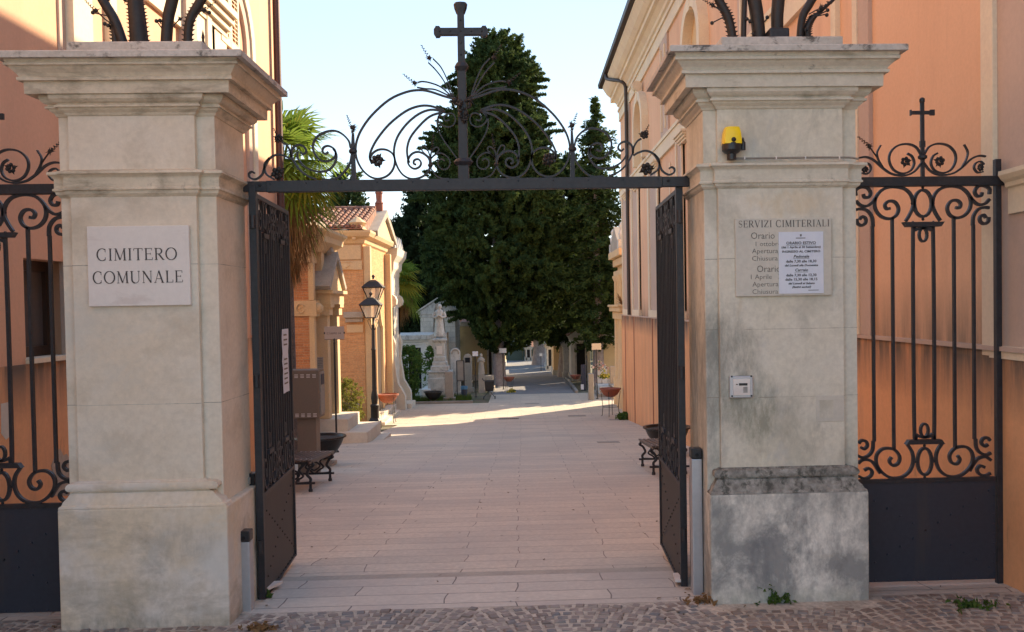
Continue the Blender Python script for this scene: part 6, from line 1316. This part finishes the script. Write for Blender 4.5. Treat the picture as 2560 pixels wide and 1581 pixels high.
weed('yellowish dry grass tuft in the cobbles at the bottom edge',648,1576,.12,.035,4,'straw',50,.02)
weed('sparse weeds in the cobbles before the right fence panel',2430,1520,.22,.04,5,'leafB',50,.02)
weed('dark moss tuft under the left pillar front corner',610,1500,.10,.03,6,'leafB',30,.018)

# ------------------------------------------------------------------ street furniture
def bench():
    root=thing('park_bench','black iron and dark slat bench in front of the taupe cabinet on the left','bench')
    # local frame: x towards the avenue, y along, ground z=0
    L=1.62; D=.46
    for i in range(7):
        x=.05-D+ i*.074; MB().box(x,-L/2,.425,x+.055,L/2,.452).build('slat','wood',root,bevel=.006)
    MB().box(.055,-L/2-.01,.395,.075,L/2+.01,.45).build('front_rail','wood',root,bevel=.006)
    mb=MB()
    for i in range(7):
        for y in (-.62,.62): mb.ball((.0775-D+i*.074,y,.453),.010,6)
    mb.build('bolts','alu',root)
    for y in (-.65,.65):
        mb=MB(); n=Vector((0,1,0)); W_=.028
        def b(pts,w=W_): mb.bar(cr([(a,y,c) for a,c in pts],4),w,.03,n)
        b([(.08,.41),(.0,.40),(-.2,.405),(-.42,.40)],.035)
        for s_,o in ((1,.0),(-1,-.37)):
            b([(o+s_*.07,.40),(o+s_*.085,.36),(o+s_*.05,.34),(o+s_*.02,.30),(o+s_*.0,.24),(o+s_*.05,.18),(o+s_*.04,.12)],.036)
            b([(o-s_*.02,.39),(o-s_*.10,.30),(o-s_*.05,.22),(o-s_*.12,.17),(o-s_*.17,.12)],.026)
            mb.ball((o+s_*.085,y,.37),.028,8)
        b([(-.43,.13),(-.3,.12),(-.1,.12),(.05,.13)],.030); b([(-.28,.24),(-.19,.30),(-.10,.24),(-.19,.17),(-.28,.24)],.024)
        mb.box(-.50,y-.018,.105,.11,y+.018,.135)
        mb.build('side_frame','iron',root)
        for x in (.05,-.44):
            mb=MB(); mb.lathe([(.028,0),(.03,.03),(.02,.05),(.019,.10),(.03,.115)],(x,y,0),8); mb.build('foot','iron',root,smooth=40)
    return root
b1=bench(); b1.location=(-3.02,13.5,gz(13.5)-.0); b1['group']='cast iron benches facing the avenue'
b2=dup(b1,(2.03,14.6,gz(14.6)),PI,'black iron bench with brown slats half hidden by the right gate leaf')
def tilt(o): o.rotation_euler[0]=-math.atan(.074) if o.rotation_euler[2]<1 else math.atan(.074)
tilt(b1); tilt(b2)
def bowl():
    root=thing('planter_bowl','black metal planter bowl on stone foot beside the taupe cabinet','planter')
    MB().lathe([(.10,.12),(.16,.13),(.28,.24),(.37,.38),(.42,.50),(.46,.51),(.455,.535),(.41,.53),(.39,.48)],(0,0,0),28).build('bowl','blackm',root,smooth=50)
    MB().lathe([(.005,.47),(.40,.49)],(0,0,0),20).build('soil','soil',root)
    MB().box(-.24,-.24,-.05,.24,.24,.06).build('base_block','sandgrey',root,bevel=.01)
    MB().lathe([(.21,.06),(.19,.08),(.13,.10),(.12,.125)],(0,0,0),16).build('foot','sandgrey',root,smooth=40)
    return root
M['blackm']=pm('black_painted_metal',(.022,.020,.020),(.03,.026,.024),8,rough=.38,metal=.3,famt=.2)
w1=bowl(); w1.location=(-3.66,16.7,gz(16.7)); w1['group']='black planter bowls'
dup(w1,(2.72,17.3,gz(17.3)),.3,'black planter bowl behind the right gate leaf near the right bench')
dup(w1,(P(1084,1000,38.0).x,37.95,gz(38)),.2,'small black planter bowl on a white base in front of the grass bed',.88)
def stand_bowl():
    root=thing('bowl_on_stand','terracotta bowl on thin iron stand beside the double lamp post','planter')
    MB().lathe([(.10,.66),(.14,.665),(.24,.74),(.31,.84),(.33,.90),(.37,.91),(.375,.955),(.33,.96),(.31,.92)],(0,0,0),26).build('bowl','terra',root,smooth=45)
    MB().lathe([(.005,.90),(.32,.91)],(0,0,0),18).build('soil','soil',root)
    for i in range(4):
        a=PI/4+i*PI/2; c,s=math.cos(a),math.sin(a); MB().tube([(c*.34,s*.34,.86),(c*.30,s*.30,.60),(c*.27,s*.27,.30),(c*.30,s*.30,.01),(c*.34,s*.34,.005)],.011,5).build('leg','iron',root)
    mb=MB(); mb.tube([(.27*math.cos(2*PI*i/16),.27*math.sin(2*PI*i/16),.32) for i in range(17)],.007,5); mb.build('ring','iron',root)
    return root
s1=stand_bowl(); s1.location=(P(970,1040,30.8).x,30.8,gz(30.8)); s1['group']='terracotta bowls on iron stands'
dup(s1,(P(1527,1040,31.4).x,31.4,gz(31.4)),.5,'terracotta bowl on iron stand beside the right building corner')
dup(s1,(P(1273,985,43).x,43,gz(43)),.3,'distant terracotta bowl on stand in front of the big tree trunk',.72)
dup(s1,(P(1442,985,43).x,43.6,gz(43.6)),.9,'distant terracotta bowl beside the narrow navy bin on the right',.72)
# flowers under the distant bowl
def flowers(label,px,py,Y,r,mat,seed):
    p=P(px,py,Y); p.z=gz(Y)+.02 if py>960 else p.z; root=thing('flower_bunch',label,'flowers',p); rg=np.random.RandomState(seed); n=40
    C=np.stack([p.x+rg.normal(0,r*.5,n),p.y+rg.normal(0,r*.5,n),p.z+np.abs(rg.normal(0,r*.5,n))],1); leafmesh('blossoms',C,np.full(n,.05),mat,root,4,1,.8,0,seed)
    leafmesh('leaves',C-np.array([0,0,.03]),np.full(n,.06),'leafB',root,2,1,.5,0,seed+1)
flowers('yellow cut flowers on the ground under the distant left bowl',1278,980,42.4,.16,'yellowf',1)
flowers('pink and white flowers on the graves right of the avenue',1500,925,39.5,.28,'flowers',2)
flowers('yellow flowers on the graves behind the right terracotta bowl',1511,944,38.6,.20,'yellowf',3)
# lamp post
def lamp():
    x,Y=P(938,1060,28.9).x,28.9; zb=gz(Y); root=thing('lamp_post','dark iron lamp post with two glass lanterns beside the ochre brick tomb','street lamp',(x,Y,zb)); z=lambda py: P(935,py,Y).z
    MB().lathe([(.20,-.05),(.20,.22),(.17,.26),(.15,.30)],(x,Y,zb),8).build('base','ironbrown',root)
    MB().lathe([(.13,.30),(.125,.62),(.14,.66),(.14,.70),(.10,.74)],(x,Y,zb),12).build('pedestal','ironbrown',root,smooth=40)
    MB().lathe([(.09,.74),(.115,.92),(.10,1.05),(.07,1.18),(.075,1.24),(.07,1.30),(.062,2.4),(.08,2.44),(.058,2.5),(.050,z(812)-zb)],(x,Y,zb),12).build('column','ironbrown',root,smooth=40)
    zt=z(812)
    mb=MB(); n=Vector((0,1,0))
    for sg in (-1,1): mb.bar(cr([(x+sg*.03,Y,zt-.2),(x+sg*.10,Y,zt-.05),(x+sg*.16,Y,zt+.12),(x+sg*.11,Y,zt+.17),(x+sg*.08,Y,zt+.10)],4),.014,.014,n)
    mb.tube([(x,Y,zt-.3),(x,Y,zt+.2)],.03,6); mb.build('scroll_bracket','ironbrown',root)
    MB().tube(cr([(x,Y,zt),(x-.02,Y+.35,zt+.1),(x-.02,Y+.55,zt+.45),(x-.02,Y+.55,z(750))],4),.022,6).build('arm','ironbrown',root,smooth=50)
    for cy,zt0,s in ((Y-.02,z(796),1.0),(Y+.55,z(751),1.0)):
        cx=x-.05; h=.41; w0,w1=.22*s,.42*s
        ln=MB().lathe([(w0,0),(w0+.02,.015),(w0,.03)],(cx,cy,zt0),4,a0=PI/4).build('lantern','ironbrown',root)
        mb=MB(); r0=[(cx+w0*math.cos(PI/4+i*PI/2),cy+w0*math.sin(PI/4+i*PI/2),zt0+.03) for i in range(4)]; r1=[(cx+w1*math.cos(PI/4+i*PI/2),cy+w1*math.sin(PI/4+i*PI/2),zt0+h) for i in range(4)]
        for i in range(4): mb.tube([r0[i],r1[i]],.016,4); mb.tube([r1[i],r1[(i+1)%4]],.020,4); 
        mb.build('lantern_frame','ironbrown',ln)
        g=MB(); g.loft([[tuple(Vector(p)*.97+Vector((cx,cy,p[2]))*.03) for p in r0],[tuple(Vector(p)*.97+Vector((cx,cy,p[2]))*.03) for p in r1]]); g.build('lantern_glass','lglass',ln)
        MB().loft([[(cx+w*math.cos(PI/4+i*PI/2),cy+w*math.sin(PI/4+i*PI/2),zt0+h+zz) for i in range(4)] for w,zz in ((w1*1.12,.0),(w1*1.1,.02),(w1*.62,.16),(w1*.58,.17),(w1*.22,.24))]).build('lantern_roof','ironbrown',ln)
        MB().lathe([(.05,.26),(.03,.30),(.055,.345),(.05,.38),(.01,.41)],(cx,cy,zt0+h),8).build('finial','ironbrown',ln,smooth=50)
lamp()
# field signs
def sign(label,x,Y,ztop,w,h,txt,mat='signp',post_off=0):
    zb=gz(Y); root=thing('field_sign',label,'sign',(x,Y,zb))
    MB().box(x-w/2,Y-.012,ztop-h,x+w/2,Y+.004,ztop).build('board',mat,root,bevel=.002)
    mb=MB(); 
    for sg in (-1,1): mb.box(x+sg*w*.5-.012,Y-.016,ztop-h*.58,x+sg*w*.5+.012,Y+.008,ztop-h*.44)
    mb.box(x-w/2,Y-.013,ztop-h-.008,x+w/2,Y+.005,ztop-h-.0005); mb.build('clamps','iron',root)
    MB().lathe([(.05,0),(.05,.03),(.022,.05),(.020,ztop-h-.1-zb),(.026,ztop-h-.08-zb),(.014,ztop-h-.05-zb),(.022,ztop-h-.02-zb),(.004,ztop-h+.02-zb)],(x+post_off,Y-.03,zb),8).build('post','iron' if w<.4 else 'ironbrown',root,smooth=40)
    if txt:
        o=sans('lettering',txt,x,ztop-h*.58,w*.17,Y-.0135,'ink',root,'CENTER'); 
    return root
M['signp']=pm('shade_toned_sign_panel',(.50,.40,.34),rough=.5,famt=.04,bmp=0)  # dimness of the sign's shaded face is put into this colour
Y=19.6; a=P(811,817,Y); b=P(861,848,Y); r=sign('shade-toned pinkish field sign reading CAMPO 1A before the red brick tomb',(a.x+b.x)/2,Y,a.z,b.x-a.x,a.z-b.z,'',post_off=.0)
mb=MB(); serif(mb,'CAM',a.x+.055,a.z-.165,.125,.042,Y-.0125); mb.build('lettering','ink',r,recalc=False)
sans('lettering','PO 1A',a.x+.19,a.z-.165,.058,Y-.0125,'ink',r,'LEFT',sx=.98)
for px,pyt,w,h,Y,lab,mt,tx in ((1188,879,14,12,40.3,'small white field sign on dark post beside the notice board','paper',''),(1257,871,18,12,44.5,'small white field sign left of the avenue by the big tree trunk','whited',''),(1491,859,24,16,38.2,'sunlit cream field sign on thin post right of the avenue','signl','CAMPO 2'),(1352,884,7,7,60,'tiny white sign far down the avenue by a tree trunk','paper','')):
    p=P(px,pyt,Y); s=Y/2300; sign(lab,p.x,Y,p.z,w*s,h*s,'',mt)
# utility cabinet
def cabinet():
    Y=15.2; root=thing('utility_cabinet','taupe metal cabinet on a post with louvre slots behind the left bench','cabinet',(P(755,1100,Y).x,Y,gz(Y)))
    x1=P(797,980,Y).x; x0=x1-.66; zt=P(765,926,Y).z; zb=P(765,1047,Y).z
    MB().box(x0,Y,zb,x1,Y+.42,zt).build('housing','taupe',root,bevel=.012)
    MB().box(P(741,1100,Y).x,Y+.06,gz(Y)-.02,P(789,1100,Y).x,Y+.36,zb+.01).build('pedestal','taupe',root,bevel=.01)
    mb=MB(); pp=P(765,938,Y).z; pq=P(765,1036,Y).z
    for z0 in (pp,pq):
        for i in range(7):
            for j in range(3): xx=x1-.10-i*.097; mb.box(xx,Y-.004,z0-.022*j,xx+.058,Y-.0006,z0-.022*j+.010)
    mb.build('louvre_slots','marble',root)
    mb=MB(); mb.box(x1+.001,Y+.06,zb+.05,x1+.02,Y+.36,zt-.04); mb.build('side_door','conduit',root)
    MB().box(x1+.021,Y+.10,zt-.25,x1+.03,Y+.30,zt-.08).build('label_plate','navy',root)
    mb=MB(); a=P(803,893,Y+.2); b=P(812,923,Y+.2); mb.box(x1-.06,Y+.20,zt+.002,x1+.04,Y+.212,P(806,893,Y+.2).z); mb.build('small_panel','conduit',root)
    mb=MB()
    for k in range(6): z0=zt+.03+.028*k; mb.box(x1-.05,Y+.197,z0,x1+.03,Y+.1995,z0+.012)
    mb.build('panel_print','ink2',root)
cabinet()
# right avenue bin and furniture
Y=43.2; x=P(1460,960,Y).x; r=thing('litter_bin','tall narrow navy bin with a white label right of the avenue','bin',(x,Y,gz(Y)))
MB().box(x-.13,Y-.1,gz(Y)-.02,x+.09,Y+.1,P(1460,912,Y).z).build('body','navy',r,bevel=.02)
MB().box(x-.16,Y-.106,P(1452,974,Y).z,x-.02,Y-.1015,P(1452,961,Y).z).build('label_sticker','paper',r)
MB().tube([(x+.14,Y,gz(Y)),(x+.14,Y,P(1460,888,Y).z)],.03,6).build('post','iron',r)
# drain grates
def grate(label,px0,px1,py,slots=True,d=.30):
    a=G(px0,py); b=G(px1,py); y=a.y; x0,x1=a.x,b.x; sl=(gz(y+d)-gz(y)); root=thing('drain_grate',label,'drain',((x0+x1)/2,y,gz(y)))
    MB().hexa([(x0,y,gz(y)+.001),(x1,y,gz(y)+.001),(x1,y+d,gz(y+d)+.001),(x0,y+d,gz(y+d)+.001)],[(x0,y,gz(y)+.006),(x1,y,gz(y)+.006),(x1,y+d,gz(y+d)+.006),(x0,y+d,gz(y+d)+.006)]).build('frame','conduit' if not slots else 'iron',root)
    if slots:
        mb=MB(); n=10
        for i in range(n): xa=x0+(x1-x0)*(i+.2)/n; xb=xa+(x1-x0)/n*.6; mb.hexa([(xa,y+.04,gz(y+.04)+.0065),(xb,y+.04,gz(y+.04)+.0065),(xb,y+d-.04,gz(y+d-.04)+.0065),(xa,y+d-.04,gz(y+d-.04)+.0065)],[(xa,y+.04,gz(y+.04)+.012),(xb,y+.04,gz(y+.04)+.012),(xb,y+d-.04,gz(y+d-.04)+.012),(xa,y+d-.04,gz(y+d-.04)+.012)])
        mb.build('bars','conduit',root)
grate('slotted iron drain grate in the middle of the paving',1246,1297,1049)
grate('flat grey drain cover right of the slotted grate',1421,1466,1042,False,.4)
grate('grey drain cover nearest the right bench',1495,1552,1108,False,.4)
grate('dark drain cover under the right terracotta bowl',1524,1566,1051,False,.3)
grate('thin drain slot in the sunlit strip of paving',1313,1348,1011,False,.3)
for lab,px,py,c in (('small bare stone hinge block under the left gate leaf',672,1478,0),('small pale hinge block under the right gate leaf',1700,1455,1)):
    p=G(px,py); o=MB().hexa([(p.x-.06,p.y-.14,.001),(p.x+.03,p.y-.14,.001),(p.x+.07,p.y+.14,-.03),(p.x-.03,p.y+.14,-.03)],[(p.x-.06,p.y-.14,.02),(p.x+.03,p.y-.14,.02),(p.x+.07,p.y+.14,-.01),(p.x-.03,p.y+.14,-.01)]).build('hinge_block','marble',loc=p); tag(o,lab,'stone block')

# ------------------------------------------------------------------ right side tombs and avenue background
def tombR():
    ya,yb=32.6,36.0; x0=3.80; root=thing('stone_tomb','ornate cream stone tomb with statues beyond the right building corner','tomb',(x0+1.5,33.5,gz(33))); z=lambda py: P(1540,py,33.0).z
    zb=gz(33)-.3
    MB().box(x0,ya,zb,x0+3,yb,z(625)).build('body','sand',root)
    for y in (ya+.05,ya+1.2,yb-1.5,yb-.4):
        MB().lathe([(.2,zb),(.2,z(960)),(.14,z(955)),(.12,z(700)),(.19,z(690)),(.19,z(685))],(x0-.05,y+.15,0),10).build('column','sand',root,smooth=40)
    for a,b,o in ((685,672,.16),(700,690,.10),(640,622,.34),(660,641,.18),(780,768,.34),(768,762,.4),(800,781,.22)):
        MB().box(x0-o,ya-o*.6,z(a),x0+3,yb+o*.5,z(b)-.004).build('moulding','sand',root,bevel=.02)
    mb=MB(); mb.box(x0-.008,ya+.7,z(690),x0-.003,ya+1.3,z(675)).box(x0-.008,ya+2.4,z(690),x0-.003,ya+3.0,z(675)); mb.build('slot_windows','dark',root)
    mb=MB(); ym=(ya+yb)/2; mb.prism([(x0-.3,ya-.1,z(622)),(x0-.3,yb+.1,z(622)),(x0-.3,ym,z(560))],(1.5,0,0)); mb.build('gable','sandgrey',root)
    for y in (ya+.1,yb-.3):
        mb=MB(); mb.box(x0-.32,y-.1,z(622),x0-.02,y+.3,z(600)).lathe([(.10,0),(.13,.2),(.07,.35),(.1,.5),(.02,.62)],(x0-.17,y+.1,z(600)),8); mb.build('pinnacle','whited',root)
    mb=MB()
    for i in range(26): mb.tube([(x0-.15,ya+.1+.1*random.random(),z(765)),(x0-.15+random.uniform(-.25,.1),ya+.1+random.uniform(-.2,.5),z(765)+random.uniform(.1,.5))],.008,3)
    mb.build('dry_weeds','straw',root)
tombR()
AV=[  # label, px0,px1,Y,depth,top py,roof rise, wall, roof, gable, door
 ('dark ochre chapel with flat stone roof behind the pink graves',1497,1548,46,4,836,.12,'ochre','whited','flat',None),
 ('pale grey chapel with tall door frame right of the avenue',1428,1476,50,4,842,.5,'white','tile','x',('f',.6)),
 ('yellowish block-walled tomb standing right of the avenue',1384,1409,55,4,857,.10,'sand','whited','flat',None),
 ('narrow blue-grey tomb with pilasters deeper down the avenue',1366,1384,60,4,866,.3,'whited','slate','x',('f',.5)),
 ('low grey tomb with tiled roof left of the avenue end',1205,1262,66,4,868,.5,'ochre','tile','y',None),
 ('small cream lodge seen at the avenue end',1313,1330,74,4,868,.5,'peach','tile','y',('f',.4)),
 ('white marble tomb between two trunks right of the avenue',1408,1428,52.5,3,862,.3,'whited','slate','x',None)]
for lab,p0,p1,Y,dp,pt,rh,wl,rf,gb,dr in AV:
    x0,x1=P(p0,900,Y).x,P(p1,900,Y).x; d=None
    if dr: xm=(x0+x1)/2; w=(x1-x0)*.22; d=('f',xm-w,xm+w,1.9)
    chapel(lab,'chapel' if 'chapel' in lab else 'tomb',x0,x1,Y,Y+dp,H_(pt,Y,(p0+p1)/2),rh,wl,rf,d,gb,name='small_tomb' if 'tomb' in lab else 'small_chapel')
# green gate wall at the avenue end
Y=76; x0,x1=P(1268,900,Y).x,P(1345,900,Y).x; r=thing('cemetery_gate','plain grey-green gate closing the far end of the avenue','gate',((x0+x1)/2,Y,gz(Y)))
for a,b in ((x0,(x0+x1)/2-.02),((x0+x1)/2+.02,x1)): MB().box(a,Y,gz(Y),b,Y+.1,gz(Y)+3.2).build('gate_leaf',M['greeng'],r,bevel=.02) if 'greeng' in M else MB().box(a,Y,gz(Y),b,Y+.1,gz(Y)+3.2).build('gate_leaf','bluegrey',r)
o=MB().box(-16,77,gz(77)-.3,16,77.4,gz(77)+2.6).build('boundary_wall','ochre',loc=(0,77,gz(77))); tag(o,'ochre boundary wall behind the far avenue gate','wall')
M_=None
# low graves right side
def grave(label,px0,px1,Y,h,mat):
    x0,x1=P(px0,950,Y).x,P(px1,950,Y).x; zb=gz(Y); root=thing('grave',label,'grave',((x0+x1)/2,Y,zb))
    MB().box(x0,Y,zb-.1,x1,Y+1.9,zb+h).build('tomb_slab',mat,root,bevel=.02)
    MB().box(x0+.05,Y+1.7,zb+h+.001,x1-.05,Y+1.85,zb+h+.75).build('headstone',mat,root,bevel=.02)
    MB().box(x0-.08,Y-.08,zb-.1,x1+.08,Y+1.98,zb+.12).build('surround','concrete',root)
grave('low grey grave behind the right terracotta bowl',1498,1530,39.2,.42,'whited')
grave('low brownish grave against the cream tomb on the right',1532,1556,38.0,.5,'sandgrey')
grave('white slab grave left of the statue pedestal',1052,1075,39.4,.45,'white')
for i,(px,yy) in enumerate(((1500,47),(1470,56),(1395,62),(1225,58))): pass
o=MB().box(P(1478,1000,37.8).x-.12,37.7,gz(38)-.1,P(1478,1000,37.8).x+.12,37.94,gz(38)+1.1).build('stone_bollard','concrete',loc=(P(1487,1000,38).x,38,gz(38)),bevel=.04); tag(o,'rough grey stone post beside the sunlit cream sign','stone post')
# kerbs of the avenue
for lab,xk in (('pale stone kerb on the right edge of the avenue',2.38),('pale stone kerb on the left edge of the avenue',-1.5)):
    o=MB().hexa([(xk,41.6,gz(41.6)-.1),(xk+.14,41.6,gz(41.6)-.1),(xk+.14,72,gz(72)-.1),(xk,72,gz(72)-.1)],[(xk,41.6,gz(41.6)+.12),(xk+.14,41.6,gz(41.6)+.12),(xk+.14,72,gz(72)+.12),(xk,72,gz(72)+.12)]).build('avenue_kerb','concrete',loc=(xk,50,gz(50)),bevel=.02); tag(o,lab,'kerb')
# building behind the camera side that shades the forecourt is left out: the two long facades give the shade

# leaf litter and grit
def litter():
    rg=random.Random(9); mb=MB()
    for i in range(230):
        t=rg.random()
        if t<.45: x,y=rg.uniform(-4,3.3),rg.uniform(6.3,14)
        elif t<.75: x,y=rg.choice([-2.95,-1.95,1.15,1.3])+rg.gauss(0,.12),rg.uniform(5.9,6.6)
        else: x,y=rg.choice([-3.98,3.30])+rg.gauss(0,.06),rg.uniform(6.9,22)
        if -3.06<x<-1.9 and 5.95<y<6.85 or 1.2<x<2.45 and 6.1<y<6.95: continue
        a=rg.uniform(0,6.28); l=rg.uniform(.008,.028); c,s_=math.cos(a)*l,math.sin(a)*l; z=gz(y)+.006
        mb.add([(x-c,y-s_,z),(x+s_*.5,y-c*.5,z+.006),(x+c,y+s_,z+.004),(x-s_*.5,y+c*.5,z+.001)],[(0,1,2,3)])
    o=mb.build('leaf_litter','litter',recalc=False); tag(o,'scattered dry leaves and grit on the paving and along the walls','leaf litter',kind='stuff')
M['litter']=pm('dry_brown_leaf',(.09,.055,.03),(.16,.11,.05),30,bmp=0)
litter()
